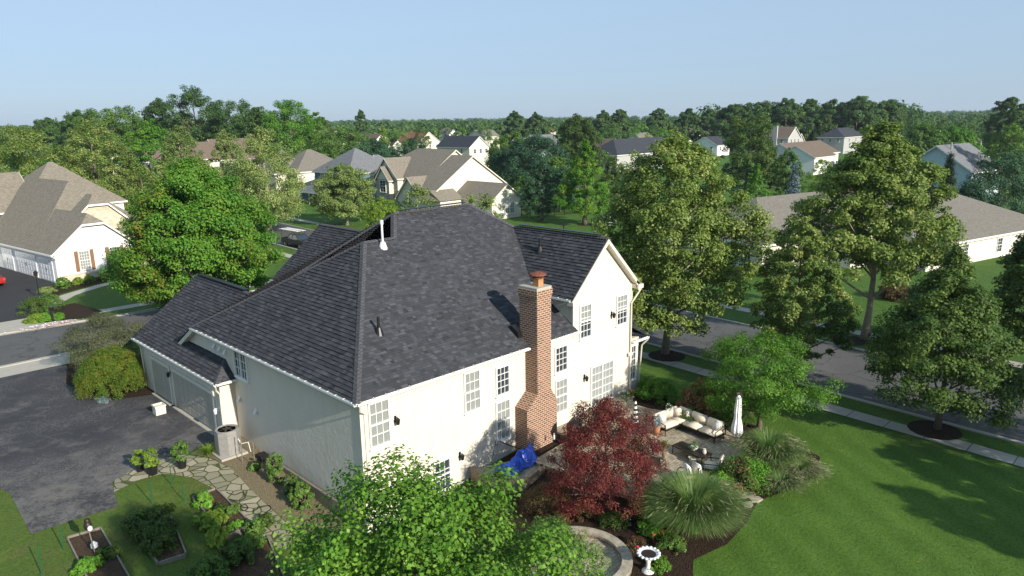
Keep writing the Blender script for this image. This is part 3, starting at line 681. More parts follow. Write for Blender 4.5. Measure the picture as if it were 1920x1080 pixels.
# garage door surrounds
for a, b in ((37.9, 43.4), (44.1, 46.8)):
    mb = MB(); mb.box(gx-.07, gx, a-.2, a, GZ, 1.7); mb.box(gx-.07, gx, b, b+.2, GZ, 1.7); mb.box(gx-.072, gx, a-.2, b+.2, 1.7, 1.92); mb.build('door_frame', M['cream'], H)
# downspouts
for pts in ([(xe+.1, Ye-.1, ze-.15), (xe+.15, Ye, ze-.4), (15.68, Yw-.07, ze-.7), (15.68, Yw-.07, -1.5)],
            [(34.95, 24.3, 6.3), (34.85, 24.42, 6.0), (34.3, Yw-.1, 5.3), (34.3, Yw-.1, -.5)], [(35.8, 24.4, 2.8), (35.6, 24.7, 2.4), (35.55, 24.88, -.6)],
            [(29.1, 24.25, 4.6), (29.25, Yw-.05, 4.2)][:0] or [(26.6, 24.3, 4.65), (26.6, 24.5, 4.3), (26.62, 24.64, 4.1)],
            [(14.35, 36.5, 2.6), (14.45, 36.7, 2.3), (14.66, 36.78, 2.0), (14.66, 36.78, -.4)], [(14.4, 48.6, 2.6), (14.6, 48.3, 2.2), (14.65, 48.3, -.5)]):
    mb = MB(); mb.tube(pts, .05, 6); mb.build('downspout', M['cream'], H)
# garage doors
for a, b, nm in ((37.9, 43.4, 'wide'), (44.1, 46.8, 'narrow')):
    mb = MB(); mb.box(gx-.02, gx+.02, a, b, GZ+.08, 1.7)
    k = int((b-a)/.65)
    for r in range(4):
        for c in range(k):
            y0 = a+(b-a)*c/k+.05; y1 = a+(b-a)*(c+1)/k-.05; z0 = GZ+.1+r*.55; mb.box(gx-.03, gx-.019, y0, y1, z0+.05, z0+.48)
    for r in range(1, 4): pass
    mb.build('garage_door', M['taupe'], H)
# windows
XR, NY = (1, 0, 0), (0, -1, 0)
def ww(x0, x1, z0, z1, **k): return window(H, (x0, Yw, z0), XR, NY, x1-x0, z1-z0, **k)
ww(15.88, 16.94, 2.39, 4.46, glass='blind', nz=4); ww(21.2, 22.22, 2.35, 4.39, glass='blind', nz=4)
ww(23.27, 24.19, 2.61, 4.12, sash=False, nz=4); ww(23.22, 24.21, .21, 2.33, glass='blind'); ww(27.6, 28.6, 2.65, 4.12, sash=False); ww(27.63, 28.6, .33, 2.26, glass='blind')
ww(29.64, 30.63, 4.09, 6.03, nz=5, glass='blind', lower='glass'); ww(32.92, 33.94, 4.16, 5.97, nz=5, glass='blind', lower='glass')
ww(19.2, 20.2, -1.0, .54, nz=3, sash=True)
window(H, (30.61, Yw, -.18), XR, NY, 2.11, 2.46, nx=6, nz=5, glass='curtain', sash=False, mull=1, name='sliding_door', fw=.1)
window(H, (34.72, 24.95, .3), XR, NY, .55, 2.2, nx=2, nz=5, sash=False)
window(H, (xw, 36.4, 2.95), (0, -1, 0), (-1, 0, 0), 1.45, 1.5, nx=4, nz=3, sash=False, mull=1, glass='glass')
# chimney
mb = MB(); cx0, cx1, cy0 = 25.39, 26.42, 23.85; bx0, bx1, by0 = 24.6, 26.85, 23.5
mb.box(cx0, cx1, cy0, Yw+.35, -1.2, 7.55)
for e, z0, z1 in ((.03, 7.3, 7.38), (.06, 7.38, 7.72)): mb.box(cx0-e, cx1+e, cy0-e, Yw+.35+e, z0, z1)
pr = [(bx0, -1.9), (bx1, -1.9), (bx1, 1.7), (cx1, 2.35), (cx0, 2.35), (bx0, 1.7)]; yf = cy0-.012
mb.add([(x, y, z) for y in (yf, Yw+.01) for x, z in pr], [(0, 1, 2, 3, 4, 5), (11, 10, 9, 8, 7, 6)]+[((i+1) % 6, i, i+6, (i+1) % 6+6) for i in range(6)])
ch = mb.build('chimney', M['brick'], H)
mb = MB(); mb.prism([(cx0-.02, cy0-.02), (cx1+.02, cy0-.02), (cx1+.02, Yw+.37), (cx0-.02, Yw+.37)], 7.72, 7.84); mb.build('chimney_crown', M['conc'], ch)
mb = MB(); mb.box(25.72, 26.08, 24.05, 24.45, 7.84, 8.22); mb.build('flue', M['clay'], ch)
mb = MB(); mb.lathe((25.9, 24.25, 8.25), [(.3, 0), (.3, .05), (.22, .06), (.22, .16)], 12, 0); mb.lathe((25.9, 24.25, 8.41), [(.45, 0), (.43, .06), (.2, .14), (.03, .18)], 12); mb.build('chimney_cap', M['rust'], ch)
mb = MB(); mb.obox((25.1, 24.9, 5.15), (.3, 0, 0), (0, .5, .32), (0, 0, .3)); mb.obox((25.25, 25.05, 5.2), (1.2, 0, 0), (0, .12, .08), (0, 0, .15)); mb.build('chimney_flashing', M['black'], ch)
# roof pipes
mb = MB(); x, y, z = w1(22.0, 31.75); mb.tube([(x, y, z-.1), (x, y, z+1.25)], .06, 10); mb.tube([(x, y, z+1.18), (x, y, z+1.4)], .095, 10); mb.lathe((x, y, z-.05), [(.26, -.1), (.13, .3)], 12); mb.build('vent_pipe', M['pvc'], H)
mb = MB(); x, y, z = w1(18.3, 27.1); mb.tube([(x, y, z-.1), (x, y, z+.75)], .07, 10); mb.lathe((x, y, z-.02), [(.24, -.12), (.1, .28)], 12); mb.build('vent_pipe', M['black'], H)
mb = MB(); mb.tube([(30.66, 28.54, 8.3), (30.66, 28.54, 9.2)], .07, 10); mb.lathe((30.66, 28.54, 8.45), [(.24, -.15), (.1, .28)], 12); mb.build('vent_pipe', M['black'], H)
# wall vents
for y, z in ((38.84, 4.05), (38.16, 4.04), (37.5, 4.0), (36.3, 1.64), (34.44, 1.47)):
    mb = MB(); mb.add([(xw-.01, y-.12, z-.1), (xw-.01, y+.12, z-.1), (xw-.01, y+.12, z+.14), (xw-.01, y-.12, z+.14), (xw-.17, y-.1, z-.1), (xw-.17, y+.1, z-.1)], [(0, 1, 2, 3), (0, 4, 5, 1), (3, 2, 5, 4), (0, 3, 4), (1, 5, 2)]); mb.build('dryer_vent', M['pvc'], H)
# wall lights
def sconce(o, n, par, mat='black'):
    o, n = Vector(o), Vector(n); mb = MB(); s = n.cross(Vector((0, 0, 1)))
    mb.obox(o-s*.06-Vector((0, 0, .14)), s*.12, n*.03, Vector((0, 0, .28))); mb.tube([o+n*.03, o+n*.12+Vector((0, 0, .1)), o+n*.2+Vector((0, 0, .08))], .015, 6)
    c = o+n*.2; mb.lathe(c, [(.05, -.22), (.07, -.2), (.1, .0), (.11, .02), (.02, .1), (.01, .14)], 8)
    return mb.build('wall_light', M[mat], par)
for x, z in ((17.25, 3.35), (20.83, .4), (30.1, 1.83), (32.5, 5.0)): sconce((x, Yw, z), (0, -1, 0), H)
sconce((gx, 43.75, 1.5), (-1, 0, 0), H); sconce((gx, 37.3, 1.0), (-1, 0, 0), H, 'pvc')
mb = MB(); o = Vector((34.2, Yw, 2.3)); mb.lathe((34.15, 24.55, 2.2), [(.02, -.12), (.1, -.1), (.11, .05), (.03, .1)], 8); mb.lathe((34.32, 24.55, 2.2), [(.02, -.12), (.08, -.1), (.09, .05), (.03, .1)], 8); mb.build('flood_light', M['pvc'], H)

# generic neighbour houses ------------------------------------------------------
def blk(mw, mr, mt, x0, x1, y0, y1, z0, ze_, rise, ax='x', ends=('g', 'g'), oh=.35, clip=0, gab=None, th=.14):
    """walls into mw, roof slabs into mr, fascia into mt. ax = ridge direction; ends h/g"""
    if gab is None: gab = mw
    L = (x0, x1, y0, y1)
    def mp(a, b, z): return (a, b, z) if ax == 'x' else (b, a, z)
    a0, a1, b0, b1 = (x0, x1, y0, y1) if ax == 'x' else (y0, y1, x0, x1)
    bm_ = (b0+b1)/2; hw = (b1-b0)/2; sl = rise/hw; zr = ze_+rise
    mw.box(x0, x1, y0, y1, z0, ze_)
    A0, A1, B0, B1 = a0-oh, a1+oh, b0-oh, b1+oh; zo = ze_-sl*oh; hip = hw+oh
    r0 = A0+(hip if ends[0] == 'h' else 0); r1 = A1-(hip if ends[1] == 'h' else 0)
    if r0 > r1: r0 = r1 = (r0+r1)/2
    c0 = [r0, zr]; 
    def slab(P):
        P = [Vector(p) for p in P]; n = (P[1]-P[0]).cross(P[2]-P[0]).normalized()
        if n.z < 0: P = P[::-1]; n = -n
        k = len(P); vs = [p+Vector((0, 0, th)) for p in P]+[p for p in P]
        mr.add(vs, [tuple(range(k))]+[tuple(range(2*k-1, k-1, -1))]+[(i, i+k, (i+1) % k+k, (i+1) % k) for i in range(k)])
    cz = zr-clip*sl
    if clip:
        cc = clip   # clipped gable (jerkinhead) at the a0 end
        slab([mp(A0, B0, zo), mp(A0, bm_-cc, cz), mp(A0+cc, bm_, zr), mp(r1, bm_, zr), mp(A1, B0, zo)])
        slab([mp(A0, B1, zo), mp(A0, bm_+cc, cz), mp(A0+cc, bm_, zr), mp(r1, bm_, zr), mp(A1, B1, zo)])
        slab([mp(A0, bm_-cc, cz), mp(A0, bm_+cc, cz), mp(A0+cc, bm_, zr)])
    else:
        slab([mp(A0, B0, zo), mp(r0, bm_, zr), mp(r1, bm_, zr), mp(A1, B0, zo)]); slab([mp(A0, B1, zo), mp(r0, bm_, zr), mp(r1, bm_, zr), mp(A1, B1, zo)])
        if ends[0] == 'h': slab([mp(A0, B0, zo), mp(A0, B1, zo), mp(r0, bm_, zr)])
    if ends[1] == 'h': slab([mp(A1, B0, zo), mp(A1, B1, zo), mp(r1, bm_, zr)])
    for i, (e, a, s_) in enumerate(((ends[0], a0, -1), (ends[1], a1, 1))):
        if e == 'g':
            if clip and i == 0: pts = [mp(a, b0, ze_), mp(a, b1, ze_), mp(a, bm_+clip, cz-.02), mp(a, bm_-clip, cz-.02)]
            else: pts = [mp(a, b0, ze_), mp(a, b1, ze_), mp(a, bm_, zr-.02)]
            gab.face(pts if (ax == 'x') == (s_ > 0) else pts[::-1])
            e_ = a+s_*(oh-.01); w = .22
            segs = [(b0-oh, zo, bm_-(clip if (clip and i == 0) else 0), cz if (clip and i == 0) else zr), (b1+oh, zo, bm_+(clip if (clip and i == 0) else 0), cz if (clip and i == 0) else zr)]
            if clip and i == 0: segs.append((bm_-clip, cz, bm_+clip, cz))
            for p0, q0, p1, q1 in segs:
                o = Vector(mp(e_, p0, q0-.14)); mt.obox(o, Vector(mp(e_, p1, q1-.14))-o, Vector(mp(s_*.06, 0, 0)), Vector((0, 0, w)))
    for b, s_ in ((B0, -1), (B1, 1)):
        o = Vector(mp(A0, b, zo-.12)); mt.obox(o, Vector(mp(A1-A0, 0, 0)), Vector(mp(0, s_*.08, 0)), Vector((0, 0, .2)))
    for a, e, s_ in ((A0, ends[0], -1), (A1, ends[1], 1)):
        if e == 'h': o = Vector(mp(a, B0, zo-.12)); mt.obox(o, Vector(mp(0, B1-B0, 0)), Vector(mp(s_*.08, 0, 0)), Vector((0, 0, .2)))
class House:
    def __init__(s, name, loc, rz, label, wall, roof, trim='white', group=None):
        s.e = empty(name, loc, rz, label, 'house', group); s.w, s.r, s.t, s.g = MB(), MB(), MB(), MB(); s.wm, s.rm, s.tm, s.gm = wall, roof, trim, wall
    def b(s, *a, **k): blk(s.w, s.r, s.t, *a, **k)
    def win(s, face, c, u, z, w=1., h=1.5, **k):
        # face: '-y' at y=c, '-x' at x=c
        k.setdefault('nx', 2); k.setdefault('nz', 4)
        if face == '-y': return window(s.e, (u, c, z), (1, 0, 0), (0, -1, 0), w, h, **k)
        return window(s.e, (c, u, z), (0, -1, 0), (-1, 0, 0), w, h, **k)
    def box(s, name, mat, *bx):
        m = MB(); m.box(*bx); return m.build(name, M[mat], s.e)
    def done(s):
        s.w.build('wall', M[s.wm], s.e)
        if s.g.f: s.g.build('gable_wall', M[s.gm], s.e)
        s.r.build('roof', M[s.rm], s.e); s.t.build('fascia', M[s.tm], s.e)
        return s.e

# ---- white house on the left
w = House('white_house', (19.6, 88.8, GZ), radians(7.5), 'white house with brown shutters and tan shingle roof at the far left', 'side_white', 'roof_tan')
w.b(0, 8.3, 0, 15.5, 0, 3.45, 3.5, ax='y', clip=1.15, oh=.4)
w.b(.02, 14.6, 5.0, 24, 0, 3.4, 6.4, ax='y', ends=('h', 'g'))
w.b(4.5, 17.0, 20.0, 32, 0, 6.4, 5.2, ax='x', ends=('h', 'h'))
w.b(-14, 6.5, 21.4, 31, 0, 6.2, 4.3, ax='x', ends=('h', 'g'))
w.done()
w2 = MB(); wr = MB(); wt = MB(); blk(w2, wr, wt, 4.0, 9.9, 4.6, 6.6, 2, 5.85, 2.7, ax='y', clip=1.1, oh=.3)
w2.build('stone_gable', M['stone'], w.e); wr.build('roof', M['roof_tan'], w.e); wt.build('fascia', M['white'], w.e)
w.box('stone_base', 'stone', -.03, 8.35, -.08, 0, 0, .75); w.box('stone_base', 'stone', 8.3, 16, 2.9, 3, 0, .75)
m_ = MB(); m_.box(8.3, 16, 3, 20, 0, 3.2); m_.build('wall', M['stone'], w.e)
m_ = MB(); m_.add([(8.0, 2.4, 3.1), (16.4, 2.4, 3.1), (16.4, 6.5, 5.8), (8.0, 6.5, 5.8)], [(0, 1, 2, 3)]); m_.build('roof', M['roof_tan'], w.e)
for x in (2.35, 5.6):
    w.win('-y', 0, x, 1.05, 1.15, 2.1, glass='blind' if x < 3 else 'glass', nx=4, nz=6)
    for d in (-.42, 1.2): w.box('shutter', 'brownwood', x+d, x+d+.38, -.06, -.01, .95, 3.2)
for y0, y1, z1 in ((.8, 4.3, 2.55), (5.2, 11.0, 2.55), (11.9, 15.2, 2.55)):
    m_ = MB(); m_.box(-.05, 0, y0, y1, .05, z1)
    for r in range(4):
        for c in range(int((y1-y0)/.7)): m_.box(-.065, -.049, y0+c*.72+.08, y0+c*.72+.62, .15+r*.6, .62+r*.6)
    d = m_.build('garage_door', M['paint_w'], w.e); w.box('door_handle', 'black', -.09, -.06, (y0+y1)/2-.03, (y0+y1)/2+.03, 1.1, 1.5)
w.win('-y', 20.0, 13.2, 4.1, 1.2, 1.8, glass='blind', nx=4)
for d in (12.75, 14.45): w.box('shutter', 'brownwood', d, d+.36, 19.93, 19.98, 4.0, 6.0)
w.win('-y', 21.4, 1.2, 3.6, 1.2, 1.8, glass='blind', nx=4)
m_ = MB(); m_.tube([(-.45, -.3, 3.2), (-.2, -.2, 2.9), (.08, -.08, 2.6), (.08, -.08, .1)], .06, 6); m_.build('downspout', M['white'], w.e)

# ---- beige stone house across the street
w = House('beige_house', (0, 0, 0), 0, 'cream and stone house with many gables and light brown roof behind the main ridge', 'side_cream', 'roof_tan', 'cream')
w.b(83.2, 90.0, 88.2, 98, GZ, 2.85, 2.35, ax='y')
w.b(79.5, 96.0, 98, 103.8, GZ, 4.2, 5.3, ax='y')
w.b(82.2, 95.5, 103.8, 121.5, GZ, 5.9, 4.5, ax='y', ends=('g', 'h'))
w.b(80.6, 86, 110.5, 117.5, GZ, 5.7, 3.3, ax='x')
w.b(78.2, 84, 100.5, 107.5, GZ, 2.6, 3.5, ax='x')
w.b(79.6, 84, 111.8, 115.6, GZ, 5.4, 2.1, ax='x')
w.done()
m_ = MB(); m_.add([(77.9, 95.1, 2.55), (83.2, 95.1, 2.55), (83.2, 98, 4.2), (77.9, 98, 4.2)], [(0, 1, 2, 3)]); m_.add([(77.9, 95.1, 2.55), (77.9, 98, 4.2), (77.9, 100.5, 4.2), (76.9, 100.5, 2.55)], [(0, 3, 2, 1)]); m_.build('roof', M['roof_tan'], w.e)
m_ = MB(); m_.box(78.2, 83.2, 95.5, 100.5, GZ, 2.6); m_.build('wall', M['side_cream'], w.e)
m_ = MB(); m_.box(82.15, 82.2, 103.8, 121.5, GZ, 5.7); m_.box(79.55, 79.6, 111.8, 115.6, GZ, 5.3); m_.box(80.55, 80.6, 110.5, 117.5, GZ, 5.6); m_.build('stone_facing', M['stone2'], w.e)
w.win('-y', 88.2, 86.2, .2, 1.05, 1.9, glass='blind', nz=4); w.win('-y', 88.2, 87.35, .2, 1.05, 1.9, glass='blind', nz=4)
w.win('-x', 79.55, 114.6, 2.9, 1.9, 2.2, nx=2); w.win('-x', 82.15, 120.3, 3.2, 1.6, 2.1, mull=1, nx=2); w.win('-x', 82.15, 120.3, -.2, 1.6, 2.2, mull=1, nx=2); w.win('-x', 79.55, 114.4, -.3, 1.6, 2.2, mull=1)
w.win('-x', 78.2, 104.6, 1.2, 1.1, 1.5)

# ---- blue house
w = House('blue_house', (79.6, 125.0, GZ), 0, 'slate blue two storey house with grey hip roof', 'side_blue', 'roof_grey')
w.b(0, 12, 0, 13, 0, 6.6, 4.4, ax='x', ends=('h', 'h')); w.b(11, 16, 3, 11, 0, 6.4, 2.9, ax='x', ends=('g', 'h'))
w.done()
m_ = MB(); m_.box(-2.4, 0, 2.8, 14.5, .4, 2.5); m_.build('wall', M['side_blue'], w.e)
m_ = MB(); m_.add([(-3.2, 2, 2.5), (0, 2, 4.1), (0, 12, 4.1), (-3.2, 16, 2.5)], [(0, 1, 2, 3)]); m_.add([(-3.2, 16, 2.5), (0, 12, 4.1), (3, 16, 2.5)], [(0, 1, 2)]); m_.build('porch_roof', M['roof_grey'], w.e)
m_ = MB()
for y in (2.3, 6.5, 10.5): m_.box(-3.1, -2.9, y, y+.2, 0, 2.5)
m_.box(-3.25, -3.15, 2, 16, 2.25, 2.5); m_.build('porch_post', M['white'], w.e)
for y in (3.2, 10.8):
    w.win('-x', 0, y, 4.5, 1.1, 1.6, glass='blind')
    for d in (y-1.5, y+.05): w.box('shutter', 'black', -.05, 0, d, d+.38, 4.4, 6.2)
w.win('-y', 0, 9.9, 1.2, 1.0, 1.4, nx=3); w.box('front_door', 'white', -2.45, -2.4, 6.8, 8, .3, 2.4)

# ---- tan house left of the blue one
w = House('tan_house', (80, 146.0, GZ), 0, 'pale house with wide brown hip roof and small chimney left of the blue house', 'side_cream', 'roof_taupe')
w.b(0, 14, 0, 13, 0, 6.0, 4.2, ax='x', ends=('h', 'h')); w.b(-3, 6, 4, 14, 0, 5.8, 4.6, ax='x', ends=('h', 'h')); w.done()
m_ = MB(); m_.box(14.5, 15.6, 4, 5.2, 0, 8.3); m_.build('chimney', M['stone'], w.e); w.win('-y', 0, 4, 3.4, 1.1, 1.5)

# ---- ranch house on the right
w = House('ranch_house', (73.4, 35.9, GZ), radians(-14), 'low cream ranch house with long taupe roof behind the street trees at right', 'side_cream', 'roof_taupe')
w.b(0, 25, 0, 15, 0, 3.15, 3.6, ax='x', ends=('h', 'g'), oh=.5)
w.b(14, 40, -9.9, 6, 0, 2.95, 3.6, ax='x', ends=('g', 'h'), oh=.5); w.b(9.0, 14.4, -4.5, 8, 0, 2.9, 2.1, ax='y', oh=.4)
w.done()
w.win('-y', -9.9, 20.8, .6, 1.1, 1.7, frame='white', nx=3); w.win('-y', -9.9, 17.2, .4, 1.5, 1.9, nx=3, glass='blind'); w.win('-x', 0, 2.8, .6, 1.5, 2., nx=3); w.win('-y', -9.9, 28, .6, 1.1, 1.7)
m_ = MB(); m_.tube([(-.45, -.55, 2.6), (.1, -.1, 2.3), (.1, -.1, .1)], .06, 6); m_.build('downspout', M['white'], w.e)
m_ = MB(); m_.tube([(24, -4.5, 5.2), (24, -4.5, 6.7)], .09, 8); m_.build('vent_pipe', M['black'], w.e)
m_ = MB(); m_.box(19.5, 20, -8.9, -8.4, 3.3, 3.85); m_.build('roof_vent', M['black'], w.e)

# ---- pale blue house at the right edge
p0 = pz(1815, 386)
w = House('pale_blue_house', (p0[0], p0[1], GZ), radians(-6), 'pale blue sided house with big gable and grey roof near the right edge', 'side_lblue', 'roof_grey')
w.b(0, 14, 0, 12.5, 0, 6.1, 4.3, ax='x', ends=('g', 'g'), oh=.45); w.done()
m_ = MB(); m_.tube([(3, 5.0, 9), (3, 5.0, 11)], .16, 8); m_.build('vent_pipe', M['steel'], w.e)

# ================================================================= PLANTS
def quads_obj(name, V, rnd, mats, parent=None, mi=None):
    """V: (N,4,3) array of separate quads"""
    N = len(V); me = bpy.data.meshes.new(name); me.vertices.add(N*4); me.vertices.foreach_set('co', V.reshape(-1).astype(np.float32))
    me.loops.add(N*4); me.loops.foreach_set('vertex_index', np.arange(N*4, dtype=np.int32))
    me.polygons.add(N); me.polygons.foreach_set('loop_start', np.arange(0, N*4, 4, dtype=np.int32)); me.polygons.foreach_set('loop_total', np.full(N, 4, dtype=np.int32))
    for m in (mats if isinstance(mats, (list, tuple)) else [mats]): me.materials.append(m)
    if mi is not None: me.polygons.foreach_set('material_index', mi.astype(np.int32))
    me.update(); a = me.attributes.new('rnd', 'FLOAT', 'FACE'); a.data.foreach_set('value', rnd.astype(np.float32))
    o = bpy.data.objects.new(name, me); COL.objects.link(o)
    if parent: o.parent = parent
    return o
def norm(a): return a/np.maximum(np.linalg.norm(a, axis=1, keepdims=True), 1e-6)
def leaves(P, N, size, rg, asp=.62, cross=False):
    n = norm(N); r = norm(np.cross(n, rg.normal(size=P.shape))); t = np.cross(n, r)
    s = (size*rg.uniform(.65, 1.25, len(P)))[:, None]
    V = np.stack([P-r*s*.5, P+t*s*.5*asp+n*s*.06, P+r*s*.5, P-t*s*.5*asp+n*s*.06], 1)
    if cross:
        V2 = np.stack([P-t*s*.42-r*s*.1, P+r*s*.2+n*s*.03, P+t*s*.42-r*s*.1, P-r*s*.42], 1); V = np.concatenate([V, V2])
    return V
def profile(kind, t):
    t = np.clip(t, 0, 1)
    if kind == 'round': return np.sin(np.pi*np.clip(t*.93+.07, 0, 1)**.8)**.55
    if kind == 'oval': return np.sin(np.pi*np.clip(t*.95+.05, 0, 1)**.62)**.7
    if kind == 'egg': return np.sin(np.pi*np.clip(t*.92+.08, 0, 1)**.5)**.8
    if kind == 'flat': return np.sin(np.pi*np.clip(t*.8+.12, 0, 1))**.45
    if kind == 'dome': return np.sqrt(np.clip(1-t**2.2, 0, 1))
    return (1-t)**.8
def crown_pts(rg, z0, z1, R, kind, ncl, nl, clr, lump=.18, shell=.62, sq=.7):
    ph = rg.uniform(0, 6.28, 8); t = rg.uniform(0, 1, ncl)**(.9); th = rg.uniform(0, 2*np.pi, ncl)
    lm = 1+lump*(np.sin(2*th+ph[0]+3*t)+np.sin(3*th+ph[1]-5*t)+.7*np.sin(5*th+ph[2]+7*t))/1.6
    fr = 1-(1-shell)*rg.uniform(0, 1, ncl)**1.3; deep = rg.uniform(0, 1, ncl) < .16; fr[deep] = rg.uniform(.15, .6, deep.sum())
    rr = R*profile(kind, t)*lm*fr
    zt = z0+(z1-z0)*t+rg.normal(0, .03*(z1-z0), ncl)
    C_ = np.stack([rr*np.cos(th), rr*np.sin(th), zt], 1)
    rc = clr*R*rg.uniform(.6, 1.35, ncl)*(.65+.5*profile(kind, t))
    w = rc**2; idx = rg.choice(ncl, nl, p=w/w.sum())
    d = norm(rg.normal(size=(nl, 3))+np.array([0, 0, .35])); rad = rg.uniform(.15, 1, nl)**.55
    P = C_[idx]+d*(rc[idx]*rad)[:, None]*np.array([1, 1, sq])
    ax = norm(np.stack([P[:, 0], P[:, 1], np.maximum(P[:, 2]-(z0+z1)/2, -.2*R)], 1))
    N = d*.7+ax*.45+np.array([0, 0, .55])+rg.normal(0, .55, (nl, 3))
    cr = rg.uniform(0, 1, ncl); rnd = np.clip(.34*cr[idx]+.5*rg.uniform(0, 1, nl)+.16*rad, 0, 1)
    return P, N, rnd, C_, rc
def trunk_mb(H, z0, R, C_, r0, rg, nlimb=14, lean=0, cmax=.92, split=1):
    mb = MB(); top = z0+(H-z0)*.82; n = 7; pts = []
    a = rg.uniform(0, 6.28)
    for i in range(n): f = i/(n-1); pts.append((lean*f*cos(a)+.04*R*sin(3*f+a), lean*f*sin(a)+.04*R*sin(4*f), -.15+(top+.15)*f))
    rs = [r0*(1.35 if i == 0 else 1)*(1-.88*i/(n-1)) for i in range(n)]
    mb.tube(pts, rs, 8)
    idx = rg.choice(len(C_), min(nlimb, len(C_)), replace=False)
    for i in idx:
        c = C_[i]; f = np.clip((c[2]-.35*np.hypot(c[0], c[1])-.3*R)/top, .28*z0/max(top, .1)+.12, .9); k = f*(n-1); j = int(min(k, n-2)); q = k-j
        s = tuple(pts[j][m]*(1-q)+pts[j+1][m]*q for m in range(3)); rr = max(.02, r0*(1-.85*f)*.5)
        m_ = (s[0]*.45+c[0]*.55, s[1]*.45+c[1]*.55, s[2]*.6+c[2]*.4+.06*R)
        mb.tube([s, m_, tuple(c)], [rr, rr*.6, rr*.2], 5, cap=False)
    return mb
TN = [0]
def tree(name, loc, H, z0, R, leaf, label, cat='tree', kind='round', nl=20000, ls=.2, ncl=120, clr=.2, bark='bark', r0=None, seed=None, group=None, lump=.18, shell=.62, sq=.7, limbs=16, cross=False, parts=True, asp=.62, lean=0, mix=None):
    TN[0] += 1; rg = np.random.default_rng(seed if seed is not None else 100+TN[0])
    e = empty(name, loc, rg.uniform(0, 6.28), label, cat, group)
    P, N, rnd, C_, rc = crown_pts(rg, z0, H, R, kind, int(ncl*2.0), int(nl*1.35), clr*.82, lump, shell, sq)
    V = leaves(P, N, ls*.84, rg, asp, cross); rnd = np.concatenate([rnd, rnd]) if cross else rnd
    mats = [G_[leaf]]; mi = None
    if mix:                                        # patches of a second leaf colour
        mats.append(G_[mix[0]]); a = rg.uniform(0, 6.28); Q = P
        m1 = (np.sin(Q[:, 0]*1.3/R*3+a)+np.sin(Q[:, 1]*3/R+2*a)+rg.normal(0, .5, len(Q))) > mix[1]
        mi = m1.astype(int); mi = np.concatenate([mi, mi]) if cross else mi
    quads_obj('crown', V, rnd, mats, e, mi)
    trunk_mb(H, z0, R, C_, r0 or max(.06, .028*H), rg, limbs, lean).build('trunk', M[bark], e, True)
    return e
def conifer_pts(rg, H, R, lev, nb, npb, droop=.18, z0=.04):
    P = []; N = []; RN = []
    for k in range(lev):
        t = z0+(1-z0)*(k+.5)/lev; r = R*(1-t)**.85*rg.uniform(.85, 1.1); n_ = max(5, int(nb*(1-t*.65)))
        for j in range(n_):
            a = 2*np.pi*(j+rg.uniform(-.3, .3))/n_+k*1.3; rr = r*rg.uniform(.75, 1.12); m = max(10, int(npb*1.8*(rr/R+.2)))
            s = rg.uniform(.12, 1, m)**.8; w = (rg.normal(0, .12, m)*R*(.5+s)*(1.2-s*.6)); dz = -droop*rr*s**1.5+rg.normal(0, .075*R, m)*(1.1-s*.5)+rg.uniform(-.5, .5)*H/lev
            x = rr*s*np.cos(a)-w*np.sin(a); y = rr*s*np.sin(a)+w*np.cos(a)
            P.append(np.stack([x, y, t*H+dz], 1)); nn = np.tile(np.array([np.cos(a)*.35, np.sin(a)*.35, .85]), (m, 1))+rg.normal(0, .35, (m, 3)); N.append(nn)
            RN.append(np.clip(.25+.45*s*rg.uniform(.6, 1.3, m)+.2*rg.uniform(-1, 1), 0, 1))
    return np.concatenate(P), np.concatenate(N), np.concatenate(RN)
def conifer(name, loc, H, R, leaf, label, lev=22, nb=16, npb=40, ls=.28, group=None, seed=None, droop=.3):
    TN[0] += 1; rg = np.random.default_rng(seed or 500+TN[0]); e = empty(name, loc, rg.uniform(0, 6.28), label, 'tree', group)
    P, N, rn_ = conifer_pts(rg, H, R, lev, nb, npb, droop)
    quads_obj('crown', leaves(P, N, ls, rg, .4), rn_, G_[leaf], e)
    mb = MB(); mb.tube([(0, 0, -.1), (0, 0, H*.97)], [.02*H+.04, .01], 7); mb.build('trunk', M['bark'], e); return e
def shrub(name, u, v, w_, h_, leaf, label, cat='shrub', nl=4000, ls=.1, kind='dome', at=None, group=None, mix=None, ncl=40, clr=.28, **k):
    loc = at or gp(u, v); return tree(name, loc, h_, .08*h_, w_/2, leaf, label, cat, kind, nl, ls, ncl, clr, r0=.03, limbs=10, group=group, mix=mix, **k)
